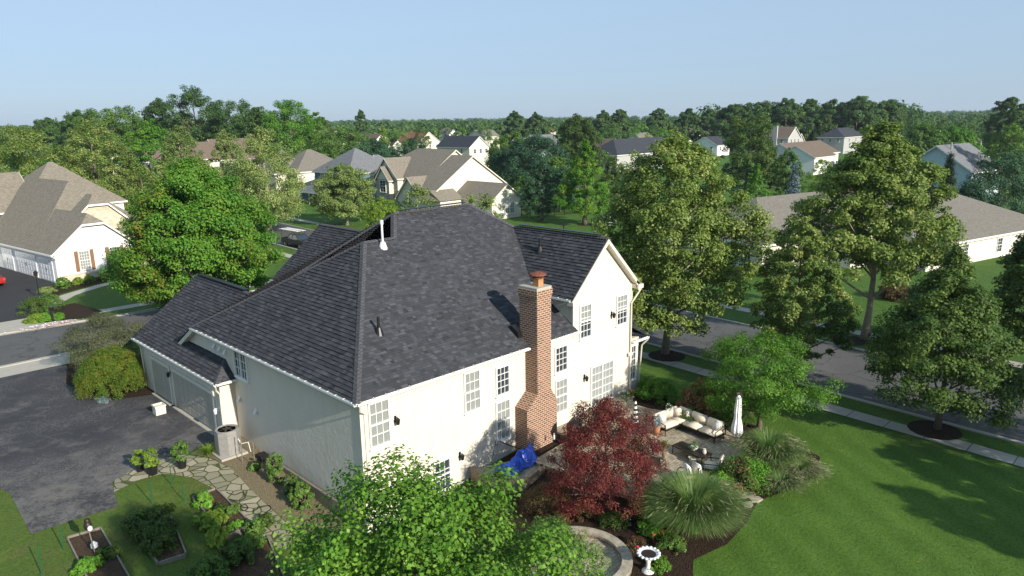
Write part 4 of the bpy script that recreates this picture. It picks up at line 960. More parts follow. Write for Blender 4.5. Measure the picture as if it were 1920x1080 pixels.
def grass_clump(loc, R, H, n, label, leaf='blade', plume='plume', np_=500, w=.018, seed=1, group=None, cat='ornamental grass', name='ornamental_grass'):
    rg = np.random.default_rng(seed); e = empty(name, loc, 0, label, cat, group); out = []; rn_ = []
    def blades(n, Rr, Hh, w, arch):
        a = rg.uniform(0, 6.28, n); b = rg.uniform(0, .12, n)*Rr; L = rg.uniform(.65, 1.1, n); ar = rg.uniform(.25, 1, n)*arch
        d = np.stack([np.cos(a), np.sin(a), 0*a], 1); s = np.stack([-np.sin(a), np.cos(a), 0*a], 1); prev = None; segs = 5; q = []
        rd = rg.uniform(0, 1, n)
        for i in range(segs+1):
            t = i/segs; rad = b+Rr*ar*L*t**1.5; z = Hh*L*(t-.52*ar*t**2.6)
            c = d*rad[:, None]+np.array([0, 0, 1])*z[:, None]; ww_ = w*(1-t*.85)
            cur = (c-s*ww_, c+s*ww_)
            if prev: out.append(np.stack([prev[0], prev[1], cur[1], cur[0]], 1)); rn_.append(rd*.7+.3*t)
            prev = cur
    blades(n, R, H, w, 1.0)
    quads_obj('blades', np.concatenate(out), np.concatenate(rn_), G_[leaf], e)
    if np_:
        out.clear(); rn_.clear(); a = rg.uniform(0, 6.28, np_); ar = rg.uniform(.45, 1.05, np_); t = rg.uniform(.7, 1.02, np_)
        rad = R*ar*t**1.5*1.05; z = H*(t-.5*ar*t**2.6)*1.06
        P = np.stack([np.cos(a)*rad, np.sin(a)*rad, z], 1)+rg.normal(0, .05, (np_, 3)); D = np.stack([np.cos(a)*.8, np.sin(a)*.8, -.2+0*a], 1)
        r = norm(D+rg.normal(0, .25, (np_, 3))); tt = norm(np.cross(r, rg.normal(size=(np_, 3)))); s = rg.uniform(.08, .2, np_)[:, None]
        V = np.stack([P-r*s, P+tt*.012, P+r*s, P-tt*.012], 1); quads_obj('plumes', V, rg.uniform(0, 1, np_), G_[plume], e)
    return e
def place(ub, vb, vt, wpx, ut=None):
    """base pixel, top row, width in px -> location, height, radius"""
    p = gp(ub, vb); s, w = pxm(p); d = ray(ut or ub, vt); t = math.hypot(p[0], p[1])/math.hypot(d[0], d[1]); z = CH+t*d[2]
    return p, z-p[2], wpx/s/2
def placed(u, w, vt, wpx):
    p = pd(u, 540, w); d = ray(u, vt); p = CP+d*w*1.0; g = (p[0], p[1], GZ); return g, p[2]-GZ, wpx/FPX*w/2

# ---- near trees
tree('maple_tree', (7.6, 10.6, hz(7.6, 10.6)), 9.75, 2.4, 4.05, 'bright', 'bright green maple with big leaves at the bottom edge, in front of the house corner', 'tree', 'dome', 75000, .115, 190, .16, cross=True, mix=('young', -.1), seed=11, lump=.22, limbs=26, sq=.9)
tree('serviceberry_tree', (15.6, 13.9, GZ), 3.9, .2, 2.1, 'mid', 'small narrow-leaved tree at the bottom edge right of the bright maple', 'tree', 'dome', 13000, .13, 70, .22, seed=12, limbs=14, asp=.36)
p, h, r = place(1135, 957, 752, 205)
tree('japanese_maple', p, h*.98, .7, r*1.02, 'red', 'dark red Japanese maple beside the patio', 'tree', 'dome', 42000, .085, 170, .17, seed=13, limbs=26, lump=.15, mix=('brown', 1.35))
p, h, r = place(1420, 806, 640, 215, 1405)
tree('young_tree', (p[0], p[1], GZ), h, 1.3, r, 'young', 'small bright green tree with arching branches behind the white umbrella', 'tree', 'flat', 30000, .15, 120, .19, seed=14, limbs=26, lump=.3, asp=.4)
# street trees
p, h, r = place(1250, 665, 262, 288, 1266)
tree('street_tree', p, h, 2.4, r*.98, 'olive', 'huge olive green street tree just right of the house gable', 'tree', 'round', 70000, .23, 260, .15, 'barkp', .24, seed=15, limbs=40, lump=.16, group='street trees')
p, h, r = place(1592, 635, 240, 285, 1650)
tree('street_tree', (p[0]+.8, p[1]-.8, GZ), h, 5.6, r*.98, 'olive', 'huge spreading street tree with pale branches in front of the ranch house', 'tree', 'egg', 66000, .25, 230, .15, 'barkp', .26, seed=16, limbs=44, lump=.22, group='street trees')
p, h, r = place(1487, 725, 418, 180, 1495)
tree('street_tree', p, h, 2.4, r*.86, 'olive', 'narrow street tree beside the road behind the small bright tree', 'tree', 'oval', 34000, .19, 150, .18, 'bark', .15, seed=17, limbs=24, group='street trees', mix=('shade', .3))
p, h, r = place(1752, 805, 482, 262, 1775)
tree('street_tree', p, h, 1.9, r*1.02, 'shade', 'dark round street tree on the verge near the right edge', 'tree', 'egg', 42000, .19, 190, .17, 'bark', .16, seed=18, limbs=34, group='street trees')
tree('street_tree', (nearx(-7)-.6, -7.5, GZ), 10.5, 2.2, 4.6, 'shade', 'street tree outside the right edge of the photo', 'tree', 'round', 16000, .3, 110, .2, seed=19)
tree('lawn_tree', (36.5, -8, GZ), 8.5, 2, 3.0, 'shade', 'lawn tree outside the right edge of the photo beyond the shadows', 'tree', 'round', 14000, .3, 110, .2, seed=20)
p, h, r = place(1945, 700, 392, 190)
tree('street_tree', p, h, 2.6, r, 'shade', 'tall dark street tree cut by the right edge beyond the road', 'tree', 'oval', 36000, .22, 150, .19, seed=21, limbs=20)
tree('lawn_tree', (32.5, -12, GZ), 9.5, 3, 2.7, 'shade', 'lawn tree outside the lower right corner of the photo', 'tree', 'round', 14000, .3, 110, .2, seed=23)
# big maple behind the garage
p, h, r = place(384, 588, 313, 268, 366)
tree('maple_tree', p, h, 1.0, r, 'maple', 'large round deep green maple rising behind the garage roof', 'tree', 'round', 95000, .27, 260, .16, seed=22, lump=.14, limbs=24, mix=('euon', 1.75))

# ---- mid distance trees: (u, base v, top v, width px, leaf, shape, label)
MID = [
 (505, 432, 248, 150, 'olivep', 'oval', 'tall pale olive tree above the parked pickup truck'),
 (650, 422, 312, 112, 'olivep', 'round', 'round pale olive tree in front of the blue house'),
 (1097, 421, 268, 92, 'maple', 'egg', 'neat dark green tree with pale trunk on the lawn by the black fence'),
 (985, 392, 330, 46, 'mid', 'round', 'small green tree right of the beige house'),
 (720, 455, 372, 70, 'yel', 'round', 'light green young tree just behind the main ridge in front of the stone house'),
]
for ub, vb, vt, wp, lf, kd, lb in MID:
    p, h, r = place(ub, vb, vt, wp); n = int(min(30000, 9000+r*r*700)); tree('street_tree', p, h, h*.16, r, lf, lb, 'tree', kd, n, .3 if h > 7 else .2, 110, .2, 'barkp' if lf == 'olivep' else 'bark', limbs=14)
# (u, depth, top v, width px, leaf, shape, label)
MD = [
 (780, 84, 352, 95, 'olivep', 'round', 'loose pale tree behind the ridge at the stone gable'),
 (900, 84, 365, 80, 'olivep', 'flat', 'thin pale tree behind the right end of the main ridge'),
 (40, 122, 240, 170, 'olive', 'round', 'broad olive tree cut by the left edge above the white house'),
 (165, 128, 226, 130, 'olive', 'round', 'large olive tree rising above the roof of the white house'),
 (225, 128, 270, 80, 'olive', 'oval', 'olive tree right of the white roof peak'),
 (262, 112, 312, 85, 'olive', 'round', 'lower olive tree between the white house and the big maple'),
 (332, 140, 240, 100, 'olivep', 'oval', 'pale olive tree in front of the far brown gables'),
 (420, 150, 248, 80, 'olivep', 'oval', 'pale pointed tree left of the tallest pale olive tree'),
 (300, 118, 305, 60, 'olive', 'round', 'small olive tree above the white house eave'),
 (372, 128, 300, 90, 'olivep', 'round', 'pale tree behind the top of the big maple'),
 (1000, 175, 260, 150, 'pine', 'round', 'bushy dark evergreen behind the beige house'),
 (960, 190, 250, 90, 'mid', 'round', 'green tree rising behind the beige house gable'),
 (1015, 118, 300, 80, 'pine', 'oval', 'evergreen beside the cream gable of the beige house'),
 (1050, 130, 318, 80, 'pine', 'round', 'evergreen behind the black fence'),
 (1082, 200, 222, 104, 'shade', 'round', 'very dark dense round tree in the middle distance'),
 (1045, 150, 296, 70, 'mid', 'round', 'green tree between the fence evergreen and the dark round tree'),
 (1150, 135, 300, 60, 'shade', 'round', 'shaded tree left of the huge street tree'),
 (1408, 160, 218, 100, 'shade', 'flat', 'tall feathery dark tree above the blue spruce'),
 (1420, 96, 312, 70, 'maple', 'egg', 'dark green tree right behind the huge street tree'),
 (1545, 108, 300, 70, 'yel', 'round', 'yellow green tree beside the blue spruce'),
 (1480, 150, 285, 60, 'mid', 'round', 'green lawn tree behind the blue spruce'),
 (1448, 165, 290, 60, 'shade', 'round', 'dark small tree left of the green lawn tree'),
 (1735, 190, 235, 90, 'mid', 'round', 'tall green tree behind the pale blue house'),
 (1790, 200, 240, 100, 'maple', 'round', 'bright green tree right behind the pale blue house'),
 (1885, 112, 288, 130, 'pine', 'round', 'large blue green pine at the right edge'),
 (1822, 108, 345, 60, 'pine', 'round', 'small pine in front of the pale blue house corner'),
 (1900, 130, 232, 90, 'mid', 'round', 'green tree above the pine at the right edge'),
 (1600, 130, 300, 90, 'shade', 'round', 'shaded tree left of the pale blue house'),
 (700, 170, 268, 130, 'pine', 'round', 'dark evergreen mass behind the blue house roof'),
 (640, 200, 245, 150, 'mid', 'round', 'broad green tree above the blue house roof'),
 (775, 165, 262, 70, 'pine', 'round', 'blue green tree between the blue and beige houses'),
 (605, 185, 292, 45, 'yel', 'round', 'small bright yellow green tree by the pale chimney'),
 (718, 240, 238, 22, 'yel', 'oval', 'slim bright yellow green tree in the distance'),
 (275, 165, 232, 100, 'maple', 'round', 'vivid green tree among the olive ones on the left'),
 (360, 235, 170, 130, 'dark', 'round', 'tallest dark tree on the left skyline'),
 (440, 225, 198, 120, 'dark', 'flat', 'wide layered dark tree right of the tallest skyline tree'),
 (300, 240, 192, 90, 'dark', 'round', 'dark rounded tree left of the tallest skyline tree'),
 (540, 205, 190, 130, 'maple', 'round', 'tall lighter green tree on the left skyline'),
 (480, 215, 205, 90, 'dark', 'round', 'dark tree left of the tall lighter skyline tree'),
 (590, 240, 214, 70, 'mid', 'round', 'green tree right of the tall lighter skyline tree'),
 (200, 230, 205, 110, 'mid', 'flat', 'wide flat-topped green tree on the left skyline'),
 (145, 240, 212, 80, 'dark', 'round', 'dark tree near the left end of the skyline'),
 (90, 260, 224, 80, 'dark', 'round', 'dark low tree at the far left skyline'),
 (675, 380, 206, 26, 'dark', 'round', 'lone tree sticking up above the centre skyline'),
 (1375, 330, 199, 80, 'dark', 'round', 'dark tree in the tall row on the right skyline, left end of the row'),
 (1425, 345, 194, 80, 'dark', 'flat', 'dark tree in the tall row on the right skyline, second of the row'),
 (1475, 335, 189, 85, 'dark', 'round', 'dark tree in the tall row on the right skyline, third of the row'),
 (1520, 350, 188, 80, 'dark', 'oval', 'dark tree in the tall row on the right skyline, fourth of the row'),
 (1565, 335, 191, 80, 'dark', 'round', 'dark tree in the tall row on the right skyline, fifth of the row'),
 (1612, 325, 184, 90, 'dark', 'round', 'dark tree in the tall row on the right skyline, tallest of the row'),
 (1658, 330, 194, 90, 'dark', 'flat', 'dark tree in the tall row on the right skyline, right end of the row'),
 (965, 400, 211, 48, 'dark', 'round', 'dark skyline tree in the centre just above the beige house'),
 (1005, 400, 214, 48, 'dark', 'round', 'dark skyline tree in the centre, right of the one above the beige house'),
 (1132, 400, 211, 48, 'dark', 'round', 'dark skyline tree in the middle, left of the street tree top'),
 (1165, 400, 208, 48, 'dark', 'round', 'dark skyline tree in the middle, above the dark hip roof'),
 (1235, 400, 206, 48, 'dark', 'round', 'dark skyline tree in the middle, above the huge street tree'),
 (1290, 400, 206, 48, 'dark', 'round', 'dark skyline tree in the middle, right of the huge street tree top'),
 (1330, 400, 207, 48, 'dark', 'round', 'dark skyline tree in the middle, left of the tall dark row'),
 (1900, 250, 184, 80, 'dark', 'round', 'tall dark skyline tree at the right edge'),
]
for i, (u, d, vt, wp, lf, kd, lb) in enumerate(MD):
    g, h, r = placed(u, d, vt, wp); n = int(min(24000, 5000+r*r*380)); ls = .0026*d if d > 110 else .26
    tree('leafy_tree', g, h, h*.1, r, lf, lb, 'tree', kd, n, max(.24, ls), 90, .2, 'barkp' if lf == 'olivep' else 'bark', limbs=10)
p, h, r = place(1492, 381, 308, 62)
g, h, r = placed(1492, 104, 306, 64)
conifer('blue_spruce', g, h, r*1.05, 'bspruce', 'pale blue spruce behind the ranch house roof', 20, 18, 60, .3)
g, h, r = placed(1783, 108, 288, 66)
conifer('spruce_tree', g, h, r*1.1, 'spruce', 'dark pointed spruce in front of the pale blue house', 22, 18, 60, .3)
g, h, r = placed(1748, 112, 306, 40)
conifer('spruce_tree', g, h, r*1.1, 'spruce', 'smaller dark spruce left of the pointed one', 20, 16, 40, .3)

# ---- distant houses (eave pixel -> place); rects kept clear of filler trees
CLEAR = []
def fhouse(u, v_eave, d, width, depth_, ax, wall, roof, label, rz=0., ze_=5.8, rise=3.2, wing=None, chim=None, ends=('g', 'g'), nwin=3, rect=None):
    p = pd(u, v_eave, d); a = House('distant_house', (p[0], p[1], GZ), rz, label, wall, roof); ze_ = p[2]-GZ if ze_ is None else ze_
    dz = (p[2]-GZ)-ze_; a.e.location.z = GZ+max(-1.5, min(dz, 3.5)) if abs(dz) > .3 else GZ
    base = -4.
    a.b(0, width, 0, depth_, base, ze_, rise, ax=ax, ends=ends)
    if wing: a.b(*wing[0:4], base, *wing[4:6], ax=wing[6])
    if chim: m_ = MB(); m_.box(*chim); m_.build('chimney', M[wall if 'grey' in wall else 'stone'], a.e)
    a.done()
    for i in range(nwin):
        x = width*(i+.7)/(nwin+.4); a.win('-y', 0, x, ze_-2.2, 1.1, 1.5, nx=2, nz=2, glass='glass'); y = depth_*(i+.9)/(nwin+.4); a.win('-x', 0, y, ze_-2.2, 1.1, 1.5, nx=2, nz=2)
    if rect: CLEAR.append((rect, d))
    return a
fhouse(782, 268, 335, 14, 18, 'y', 'side_cream', 'roof_red', 'distant cream house with russet roof in the centre', rect=(742, 242, 834, 284), rise=5)
fhouse(880, 276, 245, 9, 17, 'y', 'side_cream', 'roof_dark', 'distant pale house with dark roof right of the russet one', rect=(826, 250, 918, 288), rise=3.4)
fhouse(700, 268, 330, 9, 16, 'y', 'side_white', 'roof_brown', 'distant white house with brown roof left of the russet one', rect=(660, 246, 712, 276), wing=(9, 15, -2, 8, 4.2, 2.6, 'y'), rise=3.8)
fhouse(618, 254, 380, 9, 14, 'y', 'side_white', 'roof_brown', 'distant white gabled house above the broad green tree', rect=(600, 240, 636, 264), wing=(6, 18, 3, 12, 4.6, 2.4, 'x'), rise=3.6)
fhouse(985, 284, 215, 12, 11, 'x', 'side_lblue', 'roof_grey', 'distant pale blue gabled house left of the dark round tree', rect=(972, 252, 1034, 292), wing=(10, 20, 3, 12, 6.5, 3.6, 'x'), rise=3.6)
fhouse(1157, 290, 220, 32, 12, 'x', 'side_grey', 'roof_dark', 'distant long house with dark hip roof left of the street tree top', rect=(1148, 262, 1268, 300), rise=4.2, ends=('h', 'g'))
fhouse(1290, 252, 420, 26, 11, 'x', 'side_cream', 'roof_brown', 'distant brown roofed house above the huge street tree', rect=(1290, 238, 1345, 262), wing=(20, 38, -3, 8, 4.4, 3, 'x'))
fhouse(1345, 272, 300, 10, 12, 'x', 'side_white', 'roof_dark', 'distant white house with dark roof right of the huge street tree top', rect=(1338, 258, 1366, 290))
fhouse(1478, 258, 290, 11, 12, 'y', 'side_grey', 'roof_brown', 'distant grey house with tall chimney and white gable', rect=(1448, 236, 1520, 274), chim=(-.8, 0, 4.4, 6.2, -4, 10.4), wing=(10, 17, 1, 10, 4, 3, 'y'), rise=4)
fhouse(1500, 292, 205, 27, 12, 'x', 'side_white', 'roof_brown', 'distant long low house with dark brown roof behind the spruce', rect=(1500, 272, 1600, 300), ze_=3.6, rise=3.2, wing=(-2, 12, -5, 6, 3.4, 3, 'x'))
fhouse(1583, 257, 300, 24, 11, 'x', 'side_grey', 'roof_dark', 'distant grey house with dark roof right of the chimney house', rect=(1580, 238, 1642, 268), rise=3.4, ends=('h', 'h'))
fhouse(1818, 268, 255, 16, 12, 'x', 'side_white', 'roof_brown', 'distant brown roofed house above the pale blue house', rect=(1812, 250, 1874, 272), ends=('h', 'h'))
fhouse(1825, 297, 190, 14, 12, 'x', 'side_grey', 'roof_brown', 'distant dark brown roof right behind the pale blue house', rect=(1822, 272, 1874, 300), ze_=4.2, ends=('h', 'h'))
fhouse(388, 300, 190, 15, 11, 'x', 'side_cream', 'roof_brown', 'distant brown gabled house behind the pale olive trees', rect=(362, 256, 478, 300), rise=4.4, wing=(4, 22, 2, 12, 7, 3.8, 'x'))
fhouse(245, 304, 175, 18, 11, 'x', 'side_cream', 'roof_brown', 'distant brown gabled house left of the big maple top', rect=(236, 268, 300, 310), rise=3.4)
fhouse(205, 282, 230, 14, 11, 'x', 'side_cream', 'roof_taupe', 'distant taupe roof peeking between the olive trees', rect=(206, 262, 236, 284), ends=('h', 'h'))
fhouse(70, 258, 300, 14, 11, 'x', 'side_white', 'roof_taupe', 'distant pale roof at the far left under the skyline', rect=(76, 248, 122, 260))
fhouse(1015, 248, 480, 14, 11, 'x', 'side_cream', 'roof_red', 'distant small russet roof in the centre haze', rect=(1008, 238, 1044, 250))
fhouse(905, 256, 380, 12, 11, 'x', 'side_cream', 'roof_taupe', 'distant taupe gabled house behind the dark roof', rect=(898, 242, 940, 256))
fhouse(842, 252, 420, 7, 9, 'y', 'side_white', 'roof_taupe', 'distant white house end behind the russet roof', rect=(838, 242, 852, 258))
fhouse(1205, 262, 330, 10, 9, 'x', 'side_white', 'roof_taupe', 'distant white gable between the green trees above the dark hip roof', rect=(1203, 246, 1232, 262))
fhouse(1140, 278, 250, 7, 9, 'y', 'side_grey', 'roof_brown', 'distant grey gable beside the dark round tree', rect=(1130, 260, 1150, 276))
CLEAR += [((1430, 312, 1475, 372), 100), ((540, 395, 660, 440), 100), ((530, 318, 620, 380), 160), ((1715, 270, 1850, 390), 90), ((950, 380, 1130, 420), 130), ((220, 250, 600, 330), 130)]

# ---- filler trees: copies of a few shared ones, individuals out to about 430 m
SKY = [(0, 222), (50, 226), (100, 222), (125, 216), (200, 206), (245, 212), (300, 200), (400, 190), (480, 200), (560, 200), (600, 214), (650, 217), (720, 221), (800, 225), (840, 224), (900, 222), (960, 213), (1000, 216), (1050, 213), (1120, 215), (1150, 209), (1200, 213), (1240, 208), (1280, 208), (1340, 208), (1380, 201), (1400, 196), (1450, 191), (1500, 189), (1560, 192), (1610, 186), (1660, 195), (1700, 209), (1760, 211), (1850, 209), (1870, 200), (1920, 190)]
SU, SV = zip(*SKY)
def far_mesh(i, leaf, kd, n=2600):
    rg = np.random.default_rng(900+i); P, N, rnd, C_, rc = crown_pts(rg, .08, 1., .5, kd, 60, n, .2, .16, .6, .8)
    V = leaves(P, N, .05, rg, .7); mi = np.zeros(len(V), int)
    T = np.array([[[-.02, 0, 0], [.02, 0, 0], [.01, 0, .5], [-.01, 0, .5]], [[0, -.02, 0], [0, .02, 0], [0, .01, .5], [0, -.01, .5]]])
    V = np.concatenate([V, T]); rnd = np.concatenate([rnd, [0, 0]]); mi = np.concatenate([mi, [1, 1]])
    o = quads_obj('background_tree', V, rnd, [G_[leaf], M['bark']], None, mi); me = o.data; bpy.data.objects.remove(o); return me
FM = [far_mesh(i, l, k) for i, (l, k) in enumerate([('mid', 'round'), ('dark', 'round'), ('mid', 'oval'), ('dark', 'egg'), ('maple', 'round'), ('shade', 'round'), ('mid', 'flat'), ('pine', 'oval'), ('olive', 'round'), ('shade', 'oval')])]
DESC = ['mid green round', 'dark round', 'mid green upright', 'dark upright', 'fresh green round', 'deep green round', 'mid green flat-topped', 'blue green upright', 'olive round', 'deep green upright']
rr = random.Random(5); cnt = 0
ZN = [(0, 480, 'left'), (480, 960, 'centre left'), (960, 1440, 'centre right'), (1440, 9999, 'right')]
for d in (150, 172, 198, 228, 262, 300, 345, 400):
    step = 10.5/d*FPX*1.15; u = -20+rr.uniform(0, step)
    while u < 1950:
        uu = u+rr.uniform(-.3, .3)*step; dd = d*rr.uniform(.93, 1.07); hh = rr.uniform(8, 13.5); wp = rr.uniform(8, 12.5)
        base = pd(uu, 540, dd); vs_ = np.interp(uu, SU, SV)
        big = 1360 < uu < 1700 or 130 < uu < 580
        if big and d > 240: hh = rr.uniform(13, 21); wp *= 1.25
        # position on the ground under the view ray
        ud = ray(uu, 540); k = dd; x, y = ud[0]*k, ud[1]*k
        w_ = np.array([x, y, GZ-CH])@CF
        def vrow(z): q = np.array([x, y, z-CH]); w = q@CF; return 540-FPX*(q@CU)/w
        while hh > 6 and vrow(GZ+hh) < vs_-rr.uniform(-2, 2): hh -= .4
        vt = vrow(GZ+hh); vb = vrow(GZ); hw = wp/2/dd*FPX; ok = True
        for (a0, b0, a1, b1), hd in CLEAR:
            if dd < hd+12 and uu+hw > a0 and uu-hw < a1 and vt < b1-2 and vb > b0: ok = False
        if ok and cnt < 250:
            lf = rr.choices(range(10), [5, 4, 4, 3, 2, 4, 3, 2, 2, 2])[0]
            o = bpy.data.objects.new('background_tree', FM[lf]); COL.objects.link(o); o.location = (x, y, GZ); o.scale = (wp, wp, hh); o.rotation_euler = (0, 0, rr.uniform(0, 6.28))
            zn = [z for a, b, z in ZN if uu < b][0]; far = 'far' if d >= 262 else 'nearer'
            tag(o, '%s background tree in the %s rows of treetops, %s of the photo' % (DESC[lf], far, zn), 'tree', '%s background trees, %s, %s' % (DESC[lf], far, zn)); cnt += 1
        u += step
# distant woods, one mass
rg = np.random.default_rng(77); Vs = []; Rs = []
for i in range(2600):
    d = 440*(2300/440)**rg.uniform(0, 1); uu = rg.uniform(-80, 2000); ud = ray(uu, 540); k = d; x, y = ud[0]*k, ud[1]*k; hh = rg.uniform(9, 15)
    if 1300 < uu < 1690 and d < 800: hh = rg.uniform(13, 24)
    if 130 < uu < 560 and d < 700: hh = rg.uniform(12, 20)
    if d > 900: hh = rg.uniform(13, 18)
    n = 130; R = rg.uniform(4.5, 8)
    dd = norm(rg.normal(size=(n, 3))+np.array([0, 0, .3])); P = np.array([x, y, GZ+hh*.58])+dd*np.array([R, R, hh*.42])*rg.uniform(.75, 1.05, (n, 1))
    Vs.append(leaves(P, dd+rg.normal(0, .4, (n, 3)), R*.3, rg, .8)); Rs.append(np.clip(rg.uniform(0, .6)+rg.uniform(0, .5, n), 0, 1))
o = quads_obj('distant_woods', np.concatenate(Vs), np.concatenate(Rs), G_['dark']); tag(o, 'hazy band of distant treetops along the horizon', 'woods', None, 'stuff')

# ================================================================= YARD AND PATIO THINGS
def gz_(p, dz=0): return (p[0], p[1], p[2]+dz)
def solid(name, mb, mat, label, cat, group=None, smooth=False): return tag(mb.build(name, mat, None, smooth), label, cat, group)
# air conditioner
p = (14.15, 35.15)
zb_ = hz(*p)
e = empty('air_conditioner', (p[0], p[1], zb_), 0, 'grey air conditioner unit standing at the garage corner', 'air conditioner')
mb = MB(); mb.prism([(cos(a)*.62+.0, sin(a)*.62) for a in [pi/8+k*pi/4 for k in range(8)]], .12, 1.35); mb.build('case', M['steel'], e)
mb = MB()
for k in range(9): mb.prism([(cos(a)*.635, sin(a)*.635) for a in [pi/8+j*pi/4 for j in range(8)]], .2+k*.125, .225+k*.125)
mb.build('louvre', M['steel'], e)
mb = MB(); mb.lathe((0, 0, 1.35), [(.58, 0), (.58, .05), (.5, .06), (.45, .02)], 24); mb.build('top_ring', M['steel'], e)
mb = MB(); mb.lathe((0, 0, 1.36), [(.44, 0), (.44, .01)], 24, 0)
for k in range(6): mb.obox((0, 0, 1.38), (.42*cos(k), .42*sin(k), 0), (-.08*sin(k), .08*cos(k), .0), (0, 0, .02))
mb.build('fan_grille', M['black'], e)
mb = MB(); mb.box(-.7, .7, -.7, .7, 0, .12); mb.build('base_pad', M['conc'], e)
mb = MB(); mb.tube([(.3, -.55, .9), (.35, -.8, .7), (.62, -1.0, .75), (.7, -1.0, .2)], .025, 6); mb.build('pipe', M['pvc'], e)
# white planter box by the garage door
mb = MB(); x, y = 13.6, 43.2
mb.box(x-.28, x+.28, y-.28, y+.28, GZ+.03, GZ+.5); mb.box(x-.31, x+.31, y-.31, y-.25, GZ+.5, GZ+.58); mb.box(x-.31, x+.31, y+.25, y+.31, GZ+.5, GZ+.58); mb.box(x-.31, x-.25, y-.25, y+.25, GZ+.5, GZ+.58); mb.box(x+.25, x+.31, y-.25, y+.25, GZ+.5, GZ+.58)
solid('planter_box', mb, M['cream'], 'square white planter box on the driveway beside the garage doors', 'planter')
# shrubs near the driveway
shrub('burning_bush', 212, 738, 3.9, 2.7, 'euon', 'rounded shrub turning orange beside the driveway', nl=34000, ls=.1, ncl=200, clr=.17, at=(13.0, 49.4, GZ), asp=.5, sq=.9, lump=.04, shell=.93)
shrub('juniper_bush', 180, 700, 4.6, 4.0, 'jun', 'shaggy olive brown juniper behind the orange tinted shrub', nl=30000, ls=.15, ncl=60, clr=.26, at=(13.9, 53.8, GZ), kind='round', asp=.2, lump=.25)
shrub('juniper_bush', 150, 715, 2.0, 1.8, 'jun', 'low juniper at the road end of the driveway shrubs', nl=6000, ls=.13, at=(12.6, 52.3, GZ), asp=.2)
shrub('lavender_plant', 187, 745, .8, .35, 'bspruce', 'small grey green plant at the corner of the shrub bed', 'plant', nl=900, ls=.12, asp=.2, at=(11.9, 47.6, GZ))
mb = MB(); mb.prism([(11.6, 48.6), (12.0, 48.3), (12.0, 47.4), (11.7, 47.5)], GZ, GZ+.1); solid('edging_stone', mb, M['conc'], 'pale flat edging stone at the driveway corner', 'stone')
# black pots with plants
for (u, v, r, h, lf, lb) in ((263, 884, .2, .75, 'yel', 'leftmost black pot with a pale green plant on the flagstones'), (287, 890, .25, .95, 'yel', 'middle black pot with a bushy bright green plant'), (342, 878, .23, 1.1, 'mid', 'right black pot with a tall tomato plant by the flagstone path')):
    p = gp(u, v); e = empty('potted_plant', gz_(p, .03), 0, lb, 'potted plant', 'black pots of plants at the edge of the drive'); mb = MB()
    mb.lathe((0, 0, 0), [(r*.8, 0), (r, r*1.6), (r*1.08, r*1.62), (r*1.08, r*1.75), (r*.9, r*1.7)], 16); mb.build('pot', M['black'], e)
    rg = np.random.default_rng(int(u)); P, N, rnd, c_, rc = crown_pts(rg, r*2.0, h+r*1.6, h*.38, 'round', 26, 1500, .3)
    quads_obj('foliage', leaves(P, N, .12, rg, .5), rnd, G_[lf], e)
grass_clump(gp(392, 855), .75, .75, 260, 'clump of strappy green daylily leaves beside the air conditioner', 'yel', None, 0, .022, 3, None, 'daylily', 'daylily_clump')
# raised beds
def bed(poly, label, h=.15):
    cx = sum(p[0] for p in poly)/4; cy = sum(p[1] for p in poly)/4; z = min(hz(*p) for p in poly); e = empty('raised_garden_bed', (0, 0, 0), 0, label, 'garden bed'); mb = MB()
    top = max(hz(*p) for p in poly)+h
    for i in range(4):
        a = Vector((*poly[i], 0)); b = Vector((*poly[(i+1) % 4], 0)); d = (b-a).normalized(); n = Vector((-d.y, d.x, 0)); mb.obox((a.x, a.y, z-.1), b-a, n*.06, (0, 0, top-z+.1))
    mb.build('timber_frame', M['greywood'], e); m2 = MB(); m2.prism([((q[0]-cx)*.97+cx, (q[1]-cy)*.97+cy) for q in poly], z-.1, top-.07); m2.build('soil', M['soil'], e)
    return e, top
bed([gp(128, 1012)[:2], gp(188, 995)[:2], gp(243, 1090)[:2], gp(172, 1100)[:2]], 'timber raised bed with bare soil at the bottom left corner')
bed([gp(363, 936)[:2], gp(404, 922)[:2], gp(470, 993)[:2], gp(425, 1014)[:2]], 'timber raised bed with leafy crops beside the flagstone path')
bed([gp(244, 985)[:2], gp(318, 968)[:2], gp(348, 1045)[:2], gp(298, 1060)[:2]], 'timber raised bed in the tree shadow in the middle of the garden')
bed([gp(355, 1078)[:2], gp(442, 1040)[:2], gp(500, 1018)[:2], gp(540, 1110)[:2]], 'timber raised bed nearest the bright maple at the bottom')
